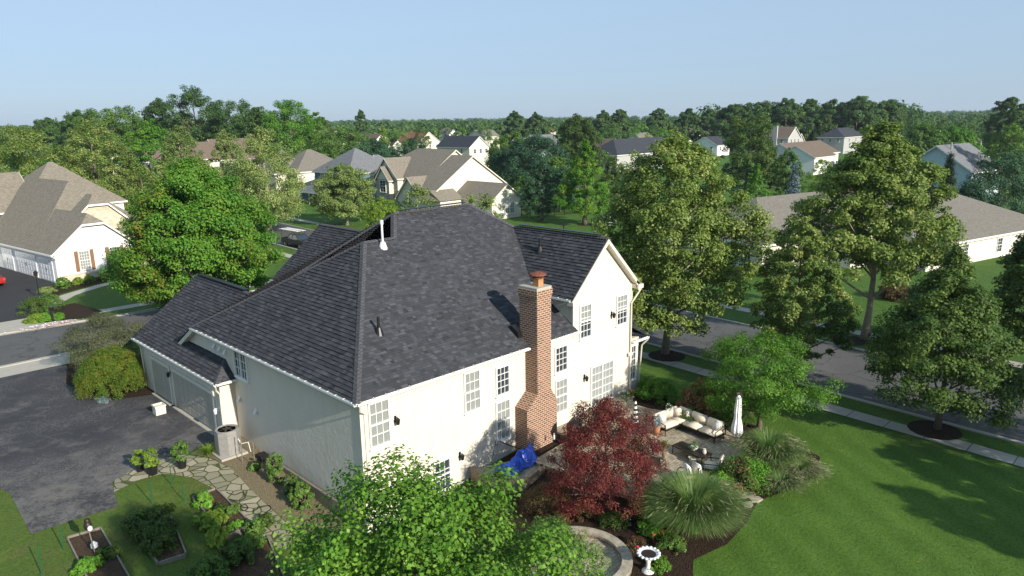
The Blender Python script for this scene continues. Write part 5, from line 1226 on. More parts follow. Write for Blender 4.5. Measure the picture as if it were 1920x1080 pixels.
for i, (u, v, w_, h_, lf, lb, n) in enumerate([(165, 1070, .9, .5, 'bright', 'bright green herb in the bottom left raised bed', 1500), (383, 948, .9, .55, 'bright', 'bright green parsley at the top of the path-side raised bed', 1500), (432, 970, .75, .5, 'mid', 'grey green sage plant in the path-side raised bed', 1200),
    (290, 1005, 1.9, 1.1, 'shade', 'dark bean plants in the shaded raised bed', 5000), (268, 985, .9, .7, 'mid', 'green pepper plant at the top of the shaded raised bed', 1200), (395, 985, 1.3, .5, 'yel', 'sprawling squash leaves between the raised beds', 500), (408, 1020, .8, .7, 'yel', 'pale squash vine below the path-side raised bed', 400),
    (440, 1060, 1.4, .8, 'shade', 'dark leafy crop in the raised bed by the maple', 3000), (395, 1085, 1.3, .8, 'mid', 'green leafy crop at the bottom of the garden', 2500), (522, 905, .9, 1.5, 'mid', 'tomato plant against the shaded wall nearest the air conditioner', 2600), (205, 1045, .8, .35, 'shade', 'sparse dark seedlings in the bare raised bed', 500), (415, 965, .9, .4, 'shade', 'dark leafy crop in the middle of the path-side bed', 1200), (445, 995, .8, .4, 'bright', 'bright leafy crop at the lower end of the path-side bed', 900), (300, 1035, 1.2, .7, 'shade', 'dark crop at the lower end of the shaded bed', 2500), (470, 1035, 1.2, .7, 'mid', 'green crop beside the bright maple leaves', 2000), (500, 985, .7, .5, 'shade', 'low weeds at the dirt strip end', 800), (568, 955, 1.0, 1.3, 'mid', 'tomato plant against the shaded wall near the bright maple', 2500), (548, 930, .7, 1.1, 'shade', 'low dark tomato plant between the two taller ones', 1500),
    (480, 1010, 1.0, .8, 'mid', 'leafy plant at the end of the flagstone path', 1500), (478, 880, .5, .3, 'mid', 'low weeds by the dirt strip', 300)]):
    shrub('vegetable_plant', u, v, w_, h_, lf, lb, 'plant', nl=n, ls=.13 if n > 600 else .28, ncl=24, kind='round', sq=.9)
# stakes and netting
for i, (u, v, h) in enumerate([(285, 945, 1.1), (322, 910, 1.0), (78, 1078, 1.2), (118, 1030, 1.0), (345, 940, .9), (538, 935, 1.1), (562, 925, .9), (478, 878, 1.4), (455, 868, 1.5), (493, 885, .7)]):
    p = gp(u, v); mb = MB(); mb.tube([gz_(p, -.1), (p[0]+.03, p[1], p[2]+h)], .02, 6)
    solid('garden_stake', mb, M['green' if i < 7 else 'greywood'], ['green stake standing in the sunlit garden grass', 'green stake by the middle black pot', 'green stake nearest the bottom left corner', 'green stake left of the bare raised bed', 'green stake in the middle of the garden grass', 'green tomato stake by the shaded wall', 'second green tomato stake closer to the air conditioner', 'wooden stake right of the air conditioner', 'wooden stake at the air conditioner pad', 'short pale stake by the dirt strip'][i], 'stake')
# owl decoy on a pole
p = gp(181, 1045); e = empty('owl_decoy', p, 0, 'brown and white owl decoy on a pole over the bare raised bed', 'garden decoy')
mb = MB(); mb.tube([(0, 0, -.1), (-.1, .1, 1.25)], .022, 6); mb.build('pole', M['greywood'], e)
mb = MB(); mb.lathe((-.1, .1, 1.2), [(.06, 0), (.13, .08), (.15, .2), (.12, .3), (.1, .32), (.12, .4), (.09, .48), (.03, .5)], 12); mb.add([(-.2, .06, 1.66), (-.14, .06, 1.66), (-.17, .06, 1.74)], [(0, 1, 2)]); mb.build('body', M['bronze'], e, True)
mb = MB(); mb.lathe((-.08, -.08, 1.22), [(.04, 0), (.09, .06), (.09, .16), (.03, .22)], 10); mb.build('chest', M['pvc'], e)
mb = MB(); mb.lathe((p[0]+.05, p[1]+.3, p[2]+.25), [(.05, 0), (.13, .05), (.13, .2), (.05, .26), (.03, .3)], 12); solid('plastic_jug', mb, M['pvc'], 'white plastic jug lying in the bare raised bed', 'jug')
# garden hose
pts = []
for u, v in ((425, 925), (440, 930), (455, 925), (460, 935), (445, 942), (430, 938), (440, 950), (455, 960), (465, 955), (460, 948), (450, 955), (470, 962), (490, 952), (505, 950), (508, 957), (497, 965), (493, 980), (505, 985)):
    p = gp(u, v); pts.append((p[0], p[1], p[2]+.06))
sm = []
for i in range(len(pts)-1):
    a, b, c, d = (Vector(pts[max(0, min(len(pts)-1, i+k))]) for k in (-1, 0, 1, 2))
    for t in (0, .25, .5, .75): sm.append(.5*((2*b)+(c-a)*t+(2*a-5*b+4*c-d)*t*t+(3*b-a-3*c+d)*t**3))
mb = MB(); mb.tube(sm, .018, 6); solid('garden_hose', mb, M['black'], 'dark garden hose looped on the flagstone path', 'hose', None, True)
mb = MB(); mb.box(15.3, 15.42, 25, 34.2, -1.7, -.62); solid('edging_board', mb, M['greywood'], 'long weathered edging board along the shaded wall', 'board')
mb = MB(); mb.box(14.9, 15.35, 33.2, 33.7, hz(15.1, 33.4), hz(15.1, 33.4)+.3); solid('meter_box', mb, M['black'], 'small black box on the ground behind the air conditioner', 'box')

# stone seat wall ring, bottom centre
c = pz(1082, 1062, -.9); cx, cy = c[0]-.2, c[1]-.1; RI, RO = 1.75, 2.15
mb = MB(); n = 40; a0, a1 = radians(-100), radians(100)
def arc(mb, cx, cy, ri, ro, z0, z1, a0, a1, n, gap=.006):
    for i in range(n):
        t0 = a0+(a1-a0)*(i+gap*3)/n; t1 = a0+(a1-a0)*(i+1-gap*3)/n
        vs = [(cx+r*cos(t), cy+r*sin(t), z) for z in (z0, z1) for r, t in ((ri, t0), (ro, t0), (ro, t1), (ri, t1))]
        mb.add(vs, [(3, 2, 1, 0), (4, 5, 6, 7), (0, 1, 5, 4), (1, 2, 6, 5), (2, 3, 7, 6), (3, 0, 4, 7)])
e = empty('seat_wall', (0, 0, 0), 0, 'curved tan stone seat wall around a sunken paved circle at the bottom', 'stone wall')
arc(mb, cx, cy, RI+.03, RO-.03, -1.25, -.42, a0, a1, 26, .001); mb.build('wall_block', M['block'], e)
mb = MB(); arc(mb, cx, cy, RI, RO, -.42, -.33, a0, a1, 22); mb.build('cap_stone', M['rock'], e)
mb = MB(); mb.lathe((cx, cy, -.74), [(RI+.05, 0), (RI+.05, .16)], 40); tag(mb.build('paved_circle', M['paver']), kind='structure')
# pebble planter with blue tarp at the wall
e = empty('stone_planter', (0, 0, 0), 0, 'low tan block planter filled with pebbles at the foot of the wall', 'planter')
pl_ = [(21.3, 24.5), (20.9, 22.6), (22.0, 21.6), (23.9, 22.0), (24.3, 23.4)]
mb = MB()
for i in range(len(pl_)-1):
    a = Vector((*pl_[i], -1.5)); b = Vector((*pl_[i+1], -1.5)); d = (b-a).normalized(); nn = Vector((-d.y, d.x, 0)); mb.obox(a, b-a, nn*.22, (0, 0, 1.15))
mb.build('wall_block', M['block'], e); mb = MB(); mb.prism([(q[0]*.96+.9, q[1]*.96+.95) for q in pl_], -1.5, -.5); mb.build('pebble', M['pebble'], e)
rg = np.random.default_rng(4); nx, ny = 26, 14; vs = []
for j in range(ny+1):
    for i in range(nx+1):
        u_, v_ = i/nx, j/ny; x = 21.7+u_*2.5+v_*.15; y = 22.3+u_*.6+v_*1.1-(u_*.25)
        h = .12+.62*math.exp(-((v_-.5)/.28)**2)*(.45+.75*u_)+.07*sin(9*u_+6*v_)+.06*sin(17*v_-11*u_)+rg.uniform(-.025, .025)
        vs.append((x+.06*sin(12*v_), y+.08*sin(14*u_), -.5+h))
mb = MB(); mb.add(vs, [(j*(nx+1)+i, j*(nx+1)+i+1, (j+1)*(nx+1)+i+1, (j+1)*(nx+1)+i) for j in range(ny) for i in range(nx)]); solid('tarp', mb, M['tarp'], 'crumpled bright blue tarp in the pebble planter left of the chimney', 'tarp')
mb = MB(); mb.tube([(23.2, 24.6, .1), (23.25, 24.5, .35), (23.6, 24.3, .1), (24.3, 24.0, -.3), (24.7, 23.4, -.4)], .03, 6); mb.tube([(23.2, 24.68, .3), (22.6, 24.3, -.3)], .015, 5); solid('hose_reel_hose', mb, M['black'], 'black hose hanging from the wall above the blue tarp', 'hose')
# covered grill
e = empty('covered_grill', (26.9, 22.7, PZ), .4, 'black covered barbecue grill in the shade right of the chimney foot', 'grill')
mb = MB(); mb.box(-.35, .35, -.28, .28, .05, .85); mb.build('cover_skirt', M['black'], e); mb = MB(); mb.tube([(-.55, 0, .9), (-.3, 0, 1.0), (.3, 0, 1.0), (.55, 0, .9)], [.22, .34, .34, .22], 12); mb.build('cover_hood', M['black'], e, True)
mb = MB(); mb.lathe((25.9, 23.2, PZ+.4), [(.05, 0), (.05, .2), (.02, .26), (.02, .32)], 8); solid('spray_bottle', mb, M['pvc'], 'small white bottle beside the covered grill', 'bottle')
# bird bath
p = gp(1215, 1072); e = empty('bird_bath', p, 0, 'white scalloped bird bath in the mulch at the bottom', 'bird bath')
mb = MB(); mb.lathe((0, 0, 0), [(.24, 0), (.24, .05), (.17, .1), (.09, .18), (.07, .35), (.1, .45), (.07, .5), (.09, .6), (.14, .66)], 20); mb.build('pedestal', M['pvc'], e, True)
mb = MB(); mb.lathe((0, 0, .64), [(.12, 0), (.3, .06), (.4, .14), (.4, .17), (.36, .17), (.25, .1), (.05, .08)], 24)
for k in range(16): a = k*pi/8; mb.lathe((.39*cos(a), .39*sin(a), .78), [(.04, -.04), (.07, 0), (.05, .04), (.01, .05)], 8)
mb.build('basin', M['pvc'], e, True); mb = MB(); mb.lathe((0, 0, .755), [(.29, 0), (.29, .005)], 20); mb.build('water', M['bronze'], e)
# gazing ball
p = gp(1180, 985); e = empty('gazing_ball', p, 0, 'blue glass gazing ball on a small stand in the mulch', 'garden ornament'); mb = MB(); mb.lathe((0, 0, .3), [(.02, -.16), (.09, -.13), (.15, -.05), (.16, 0), (.15, .06), (.09, .13), (.01, .16)], 16); mb.build('ball', M['paint_d'], e, True); mb = MB(); mb.lathe((0, 0, 0), [(.12, 0), (.06, .1), (.08, .16)], 10); mb.build('stand', M['rock'], e)

# ---- patio furniture
def frame_leg(mb, x, y, h=.3): mb.tube([(x, y, 0), (x, y, h)], .022, 6)
def sofa_seg(e, x0, x1, y0, y1, backs, nm=''):
    mb = MB(); 
    for x in (x0+.04, x1-.04):
        for y in (y0+.04, y1-.04): frame_leg(mb, x, y, .32)
    mb.box(x0, x1, y0, y1, .28, .33); return mb
SO = pz(1283, 800, PZ); e = empty('sectional_sofa', (32.95, 20.35, PZ), radians(-97), 'L-shaped outdoor sofa with beige cushions on the patio', 'sofa')
# local: +x along the long side (towards the viewer's right), back at y=0, seat towards -y
L = 3.1
fr = MB()
for x in (.05, 1.0, 2.05, L-.05): frame_leg(fr, x, -.05, .3); frame_leg(fr, x, -.85, .3)
fr.box(0, L, -.9, 0, .27, .32); fr.box(0, .9, -2.1, -.9, .27, .32); frame_leg(fr, .05, -2.05, .6); frame_leg(fr, .85, -2.05, .6)
fr.tube([(.0, 0, .85), (L, 0, .85)], .02, 6); fr.tube([(0, 0, .85), (0, -2.1, .85)], .02, 6)
fr.tube([(L, 0, .85), (L, -.3, .72), (L, -.85, .6), (L, -.88, .3)], .025, 6); fr.tube([(L, 0, .3), (L, 0, .86)], .025, 6); fr.tube([(0, -2.1, .85), (.3, -2.1, .7), (.85, -2.1, .6), (.85, -2.08, .3)], .025, 6); fr.tube([(0, -2.1, .3), (0, -2.1, .86)], .025, 6)
fr.build('frame', M['black'], e)
def cushion(par, x0, x1, y0, y1, z0, z1, mat='cush', tilt=None, name='seat_cushion'):
    me = bpy.data.meshes.new(name); bm = bmesh.new(); bmesh.ops.create_cube(bm, size=1)
    for v in bm.verts: v.co = Vector(((x0+x1)/2+v.co.x*(x1-x0), (y0+y1)/2+v.co.y*(y1-y0), (z0+z1)/2+v.co.z*(z1-z0)))
    if tilt:
        for v in bm.verts:
            if v.co.z > (z0+z1)/2: v.co += Vector(tilt)
    bmesh.ops.bevel(bm, geom=bm.edges[:], offset=min(x1-x0, y1-y0, z1-z0)*.3, segments=3, affect='EDGES'); bm.to_mesh(me); bm.free()
    me.materials.append(M[mat]); me.polygons.foreach_set('use_smooth', [True]*len(me.polygons)); o = bpy.data.objects.new(name, me); COL.objects.link(o); o.parent = par; return o
for a, b in ((.0, .95), (.97, 2.0), (2.02, 3.08)): cushion(e, a, b, -.88, -.12, .33, .5)
cushion(e, .02, .88, -2.05, -.92, .33, .5)
for a, b in ((.12, .98), (1.0, 2.02), (2.04, 3.06)): cushion(e, a, b, -.24, -.04, .45, .95, tilt=(0, .08, 0), name='back_cushion')
for a, b in ((-1.05, -.12), (-2.05, -1.08)): cushion(e, .0, .2, a, b, .45, .95, tilt=(-.08, 0, 0), name='back_cushion')
def throw(loc, rz, tilt, mat, label, s=.45):
    me_e = empty('throw_pillow', loc, rz, label, 'pillow'); o = cushion(me_e, -s/2, s/2, -.08, .08, 0, s, mat, (0, tilt, 0), 'pillow_cover'); return me_e
mw = Matrix.Translation((32.95, 20.35, PZ)) @ Matrix.Rotation(radians(-97), 4, 'Z')
def sp(x, y, z): return tuple(mw @ Vector((x, y, z)))
throw(sp(2.7, -.35, .5), radians(-110), .15, 'pill', 'grey patterned throw pillow at the right end of the sofa'); throw(sp(.35, -.5, .5), radians(-60), .15, 'cush', 'cream throw pillow in the corner of the sofa'); throw(sp(.75, -.3, .5), radians(-97), .15, 'cush', 'cream throw pillow next to the corner one'); throw(sp(.35, -1.7, .5), radians(-20), .12, 'pill', 'striped throw pillow on the short end of the sofa')
# coffee table
p = pz(1297, 843, PZ+.42); e = empty('coffee_table', (p[0], p[1], PZ), radians(-97), 'long dark coffee table in front of the sofa', 'table'); mb = MB(); mb.box(-.95, .95, -.4, .4, .39, .43); mb.build('table_top', M['bronze'], e)
for x in (-.88, .88):
    for y in (-.34, .34): mb = MB(); mb.tube([(x, y, .4), (x*1.03, y*1.05, 0)], .022, 6); mb.build('leg', M['black'], e)
tx, ty = p[0], p[1]
def pot(loc, r, h, mat, pot_lb, leaf='mid', hh=.35, nl=500, flower=None, ls=.07):
    e = empty('potted_plant', loc, 0, pot_lb, 'potted plant'); mb = MB(); mb.lathe((0, 0, 0), [(r*.7, 0), (r, h*.85), (r*1.1, h*.87), (r*1.1, h), (r*.9, h*.97)], 16); mb.build('pot', M[mat], e)
    rg = np.random.default_rng(int(abs(loc[0]*100))); P, N, rnd, c_, rc = crown_pts(rg, h*.8, h+hh, r*1.5, 'dome', 14, nl, .35); quads_obj('foliage', leaves(P, N, ls, rg, .5), rnd, G_[leaf], e)
    if flower: P = P[:60]; quads_obj('flower', leaves(P*np.array([1.05, 1.05, 1.05]), N[:60], ls*.9, rg, .9), rnd[:60], M[flower], e)
    return e
pot((tx+.05, ty-.1, PZ+.43), .18, .16, 'pvc', 'white bowl of greenery on the coffee table', 'mid', .2, 300)
mb = MB(); mb.lathe((tx+.0, ty-.7, PZ+.43), [(.06, 0), (.09, .05), (.09, .16), (.05, .2), (.07, .26)], 12); solid('vase', mb, M['cush'], 'small beige vase at the right end of the coffee table', 'vase')
p = pz(1300, 868, PZ); pot((p[0], p[1], PZ), .22, .3, 'cush', 'beige pot on the paving between the table and the chair', 'dark', .03, 100)
# club chairs
def club(loc, rz, label, pillow=None):
    e = empty('patio_armchair', loc, rz, label, 'armchair'); mb = MB()
    for x in (-.38, .38):
        for y in (-.4, .38): frame_leg(mb, x, y, .3)
        mb.tube([(x, .4, .9), (x, .35, .3)], .022, 6); mb.tube([(x, .4, .66), (x, -.3, .6), (x, -.4, .3)], .024, 6)
    mb.tube([(-.38, .42, .9), (.38, .42, .9)], .022, 6)
    for k in range(5): mb.tube([(-.3+k*.15, .43, .3), (-.3+k*.15, .47, .9)], .012, 5)
    for z in (.45, .6, .75): mb.tube([(-.38, .45, z), (.38, .45, z)], .012, 5)
    mb.box(-.38, .38, -.4, .38, .27, .31); mb.build('frame', M['black'], e); cushion(e, -.36, .36, -.38, .3, .32, .48); cushion(e, -.36, .36, .24, .40, .42, .92, tilt=(0, .1, 0), name='back_cushion')
    return e
p = pz(1335, 888, PZ); club((p[0], p[1], PZ), radians(200), 'armchair with beige cushion and lattice back facing away near the tall grasses')
p = pz(1290, 905, PZ); club((p[0]-.1, p[1], PZ), radians(230), 'armchair with white pillows half hidden behind the big grass clump'); 
throw((p[0]-.1, p[1]-.1, PZ+.5), radians(60), .15, 'cloth', 'left white pillow on the half hidden armchair', .5); throw((p[0]+.35, p[1]-.3, PZ+.5), radians(75), .15, 'pill', 'right white pillow on the half hidden armchair', .5)
def sling(loc, rz, label):
    e = empty('sling_chair', loc, rz, label, 'chair'); mb = MB()
    for x in (-.28, .28): mb.tube([(x, -.3, 0), (x, -.28, .42), (x, .22, .4), (x, .42, 1.0)], .018, 6); mb.tube([(x, .3, 0), (x, .2, .4)], .018, 6); mb.tube([(x, -.28, .42), (x, -.25, .62), (x, .3, .64)], .018, 6)
    mb.build('frame', M['black'], e); mb = MB(); mb.obox((-.27, -.27, .41), (.54, 0, 0), (0, .48, 0), (0, 0, .02)); mb.obox((-.27, .22, .41), (.54, 0, 0), (0, .2, .58), (0, -.02, .01)); mb.build('sling', M['cushd'], e); return e
for u, v, rz, lb in ((1232, 885, 100, 'sling chair right of the red maple, its back to the tree'), (1228, 850, 60, 'dark metal chair partly behind the red maple near the plant stand'), (1243, 930, 150, 'dark metal chair low on the patio by the grasses')):
    p = pz(u, v, PZ); sling((p[0], p[1], PZ), radians(rz), lb)
# round table with striped umbrella
p = pz(1190, 830, PZ); e = empty('striped_umbrella', (p[0], p[1], PZ), 0, 'closed black and white striped umbrella behind the red maple', 'umbrella'); mb = MB(); mb.tube([(0, 0, 0), (0, 0, 2.35)], .025, 8); mb.build('pole', M['black'], e)
for k in range(9): mb = MB(); r0_, r1_ = .17-.014*k, .17-.014*(k+1); mb.lathe((0, 0, 1.15+k*.125), [(r0_, 0), (r1_*.9, .125)], 10); mb.build('canopy_stripe', M['cloth' if k % 2 == 0 else 'black'], e)
e = empty('dining_table', (p[0], p[1], PZ), 0, 'round glass patio table under the striped umbrella', 'table'); mb = MB(); mb.lathe((0, 0, .7), [(.6, 0), (.6, .02)], 24); mb.build('table_top', M['glass'], e); mb = MB(); mb.lathe((0, 0, .02), [(.25, 0), (.05, .05), (.05, .66), (.3, .68)], 12); mb.build('pedestal', M['black'], e)
# white closed umbrella
p = pz(1380, 835, GZ); e = empty('white_umbrella', (p[0], p[1], GZ), 0, 'closed white cantilever umbrella behind the sofa', 'umbrella')
vs = []; prof = [(.05, 2.75), (.13, 2.6), (.16, 2.2), (.2, 1.8), (.17, 1.55), (.27, 1.1), (.31, .75), (.2, .55)]; n = 20; fs = []
for i, (r, z) in enumerate(prof):
    for k in range(n): a = 2*pi*k/n; q = r*(1+.22*(k % 2)*(-1)); vs.append((q*cos(a), q*sin(a), z))
for i in range(len(prof)-1):
    for k in range(n): fs.append((i*n+k, (i+1)*n+k, (i+1)*n+(k+1) % n, i*n+(k+1) % n))
mb = MB(); mb.add(vs, fs); mb.build('canopy', M['cloth'], e); mb = MB(); mb.tube([(0, 0, 0), (0, 0, 2.85)], .03, 8); mb.build('pole', M['greywood'], e)
mb = MB(); mb.box(.42, .54, .1, .22, 0, 2.85); mb.box(.1, .6, .12, .2, 2.7, 2.78); mb.build('mast', M['wood'], e)
# boulders and bench-like stone
for i, (u, v, s, lb) in enumerate([(1418, 842, .42, 'tan boulder left of the grasses under the small tree'), (1445, 835, .38, 'second tan boulder under the small tree'), (1232, 912, .25, 'small rock at the lower edge of the patio')]):
    p = gp(u, v); rg = np.random.default_rng(i); me = bpy.data.meshes.new('boulder'); bm = bmesh.new(); bmesh.ops.create_icosphere(bm, subdivisions=2, radius=1)
    for q in bm.verts: q.co = Vector((q.co.x*s*1.5, q.co.y*s, q.co.z*s*.7))*rg.uniform(.82, 1.12)
    bm.to_mesh(me); bm.free(); me.materials.append(M['rock']); o = bpy.data.objects.new('boulder', me); COL.objects.link(o); o.location = gz_(p, .15); tag(o, lb, 'rock')
# plant stands and pots behind the sofa
for u, v, r, h, mt, lb, lf, hh, fl in ((1254, 785, .17, .42, 'pvc', 'white pot with pink and white flowers behind the sofa corner', 'mid', .4, 'floww'), (1245, 800, .16, .3, 'pvc', 'white pot of green leaves left of the flowering one', 'bright', .25, None), (1231, 815, .2, .55, 'terra', 'tall planter with silvery trailing leaves at the sofa end', 'bspruce', .5, None), (1246, 862, .16, .5, 'wood', 'plant on a bamboo stand by the short end of the sofa', 'mid', .45, None)):
    p = pz(u, v, PZ); pot((p[0], p[1], PZ), r, h, mt, lb, lf, hh, 700, fl, .08)
for x, r, lb, fl in ((30.4, .25, 'pot of red flowers left of the sliding door step', 'flowr'), (33.0, .22, 'pot of pale flowers right of the sliding door step', 'floww'), (33.5, .24, 'pot of pink flowers by the house corner', 'flowr')):
    pot((x, 23.2 if x < 31 else 24.0, PZ), r, .3, 'rock', lb, 'mid', .4, 700, fl, .07)

# ---- planting round the patio
shrub('dark_shrub', 1212, 775, 2.3, 1.15, 'maple', 'dense deep green shrub at the house corner by the lawn', nl=9000, ls=.11, ncl=60, at=(35.2, 23.3, GZ))
shrub('red_hydrangea', 1322, 805, 2.9, 2.0, 'hyd', 'tall shrub with dark red flower heads left of the small bright tree', nl=12000, ls=.13, ncl=80, clr=.2, mix=('brown', .3), at=(35.3, 19.9, GZ))
shrub('hydrangea', 1392, 912, 2.4, 1.3, 'hyd', 'low hydrangea with faded pink flower heads beside the lawn', nl=8000, ls=.11, ncl=60, mix=('bright', .2))
shrub('hydrangea', 1350, 925, 1.6, .9, 'bright', 'bright green hydrangea behind the big grass clump', nl=4000, ls=.11, mix=('hyd', .6))
shrub('bronze_shrub', 1025, 960, 2.3, 1.15, 'brown', 'bronze brown shrub left of the red maple', nl=9000, ls=.07, ncl=60)
shrub('green_shrub', 1228, 995, 1.4, .9, 'bright', 'bright green shrub left of the biggest grass clump', nl=3000, ls=.1)
shrub('green_shrub', 1250, 935, 1.3, .75, 'shade', 'dark low shrub at the patio corner by the red maple', nl=2500, ls=.09)
shrub('rose_bush', 1190, 1030, .9, .5, 'brown', 'small rose bush with red blooms near the bird bath', 'rose', nl=900, ls=.07)
for i, (u, v) in enumerate([(1187, 1022), (1225, 1018), (1195, 1040), (1240, 1012)]):
    p = gp(u, v); mb = MB(); mb.lathe(gz_(p, .35), [(.02, -.04), (.06, 0), (.05, .04), (.01, .05)], 8); mb.tube([p, gz_(p, .34)], .008, 4); solid('rose_bloom', mb, M['flowr'], 'red rose bloom near the bird bath, %s' % ['leftmost', 'third from the left', 'lowest', 'rightmost'][i], 'flower', 'red roses by the bird bath')
for u, v, w_, h_, lf, lb in ((1205, 965, 1.2, .5, 'brown', 'low bronze plant below the red maple trunk'), (1150, 985, 1.3, .5, 'shade', 'low dark plant above the curved seat wall'), (1262, 1030, 1.1, .55, 'mid', 'low green plant between the bird bath and the biggest grass clump'), (1095, 965, 1.2, .5, 'brown', 'low brownish plant above the left end of the seat wall'), (1235, 1065, .9, .4, 'young', 'small green plant right of the bird bath'), (1480, 850, 1.8, .8, 'shade', 'dark low shrub under the small bright tree')):
    shrub('bed_plant', u, v, w_, h_, lf, lb, 'plant', nl=1800, ls=.08)
shrub('shade_shrub', 1290, 800, 1.8, 1.0, 'shade', 'dark low shrub in the bed behind the sofa', nl=3000, ls=.1)
shrub('shade_shrub', 1360, 800, 1.8, .9, 'shade', 'dark shrub at the foot of the white umbrella', nl=3000, ls=.1)
shrub('green_shrub', 1500, 880, 1.4, .6, 'yel', 'yellow green low plant at the lawn edge of the grasses', nl=1800, ls=.1)
grass_clump(gp(1300, 995), 2.5, 2.5, 9500, 'largest ornamental grass clump at the lawn edge, in front of the armchairs', seed=31, np_=600, w=.015)
grass_clump(gp(1440, 882), 1.9, 2.2, 5200, 'ornamental grass clump behind the hydrangea', seed=32, np_=900, w=.013)
grass_clump(gp(1500, 900), 1.3, 1.1, 2600, 'rounded ornamental grass mound nearest the lawn', seed=33, np_=1500, w=.012)
grass_clump(gp(1465, 920), 1.3, .95, 2400, 'low ornamental grass mound below the other clumps', seed=34, np_=900, w=.012)
for i, (u, v, s) in enumerate([(1398, 928, .42), (1417, 938, .32), (1402, 948, .26)]):
    p = gp(u, v); rg = random.Random(i); mb = MB(); mb.prism([(p[0]+s*cos(a)*rg.uniform(.8, 1.2), p[1]+s*sin(a)*rg.uniform(.7, 1.1)) for a in [k*pi/3 for k in range(6)]], p[2]-.05, p[2]+.09)
    solid('stepping_stone', mb, M['rock'], ['largest pale stepping stone at the lawn edge', 'right pale stepping stone at the lawn edge', 'lowest pale stepping stone at the lawn edge'][i], 'stone', 'stepping stones by the grasses')

# ================================================================= STREET THINGS
def car(name, loc, rz, label, paint, pickup=False, L=4.8, Wd=1.85, Hh=1.5):
    e = empty(name, loc, rz, label, 'pickup truck' if pickup else 'car'); w = Wd/2
    if pickup:
        side = [(0, .45), (0, .98), (.1, 1.08), (1.25, 1.14), (1.95, 1.78), (3.35, 1.82), (3.75, 1.18), (5.5, 1.15), (5.5, .5)]; L = 5.5
        body = [(0, .42), (0, .95), (.15, 1.08), (1.3, 1.15), (5.5, 1.15), (5.5, .5)]; cab = [(1.25, 1.14), (1.95, 1.78), (3.35, 1.82), (3.8, 1.14)]
    else:
        body = [(0, .35), (0, .7), (.2, .82), (1.2, .95), (4.3, .98), (4.75, .85), (4.8, .4)]; cab = [(1.1, .94), (1.9, 1.4), (3.4, 1.44), (4.35, .97)]
    def ext(mb, pr, w0, w1=None, yb=None):
        n = len(pr); w1 = w1 or w0; zt = max(p[1] for p in pr); vs = []
        for s in (-1, 1):
            for x, z in pr: q = w0 if z < zt-.3 else w1; vs.append((x-L/2, s*q, z))
        mb.add(vs, [tuple(range(n)), tuple(range(2*n-1, n-1, -1))]+[((i+1) % n, i, n+i, n+(i+1) % n) for i in range(n)])
    mb = MB(); ext(mb, body, w)
    if pickup:
        mb = MB(); ext(mb, [(0, .42), (0, .95), (.15, 1.08), (1.3, 1.15), (3.8, 1.15), (3.8, .5)], w); mb.box(3.8-L/2, 5.5-L/2, -w, w, .5, .75)
        for s in (-1, 1): mb.box(3.8-L/2, 5.5-L/2, s*w-(.08 if s > 0 else 0), s*w+(.08 if s < 0 else 0), .75, 1.17)
        mb.box(5.42-L/2, 5.5-L/2, -w+.08, w-.08, .75, 1.15)
    o = mb.build('body', M[paint], e); bv = o.modifiers.new('b', 'BEVEL'); bv.width = .06; bv.segments = 2
    mb = MB(); ext(mb, cab, w-.05, w-.22); mb.build('cabin_glass', M['carglass'], e)
    mb = MB(); zt = cab[1][1]; mb.box(cab[1][0]-L/2-.05, cab[2][0]-L/2+.05, -w+.2, w-.2, zt-.03, zt+.05)
    for x0, z0, x1, z1 in ((*cab[0], *cab[1]), (*cab[2], *cab[3]), ((cab[1][0]+cab[2][0])/2, zt, (cab[1][0]+cab[2][0])/2+.1, cab[0][1])):
        for s in (-1, 1): mb.tube([(x0-L/2, s*((w-.06) if z0 < zt-.2 else (w-.21)), z0), (x1-L/2, s*((w-.06) if z1 < zt-.2 else (w-.21)), z1)], .04, 6)
    mb.build('cabin_roof', M[paint], e)
    for x in (.95, L-1.05):
        for s in (-1, 1):
            mb = MB(); mb.tube([(x-L/2, s*(w-.2), .36), (x-L/2, s*(w+.02), .36)], .37, 18); wh = mb.build('wheel', M['tyre'], e); mb = MB(); mb.tube([(x-L/2, s*(w+.0), .36), (x-L/2, s*(w+.035), .36)], .21, 14); mb.build('rim', M['chrome'], wh)
    for s in (-1, 1):
        mb = MB(); mb.box(-L/2-.03, -L/2+.06, s*.68-.2, s*.68+.2, .72, .92); mb.build('headlight', M['pvc'], e); mb = MB(); mb.box(L/2-.04, L/2+.03, s*.78-.12, s*.78+.12, .7, .98); mb.build('tail_light', M['flowr'], e)
        mb = MB(); mb.box(cab[0][0]-L/2+.25, cab[0][0]-L/2+.4, s*(w+.1)-.1, s*(w+.1)+.1, 1.0, 1.18); mb.build('wing_mirror', M[paint], e)
    mb = MB(); mb.box(-L/2-.04, -L/2+.04, -.46, .46, .6, .92); mb.box(-L/2-.08, -L/2+.04, -w+.02, w-.02, .4, .56); mb.build('grille', M['chrome'], e)
    return e
p = pz(557, 464, GZ)
tr = car('pickup_truck', (48.6, 90.0, GZ+.02), radians(93), 'black pickup truck with a ladder rack parked on the street', 'paint_d', True)
mb = MB()
for x in (-.6, 2.5):
    for s in (-1, 1): mb.tube([(x, s*.85, 1.1 if x > 0 else 1.7), (x, s*.8, 2.2)], .03, 6)
    mb.tube([(x, -.85, 2.2), (x, .85, 2.2)], .03, 6)
mb.build('ladder_rack', M['black'], tr)
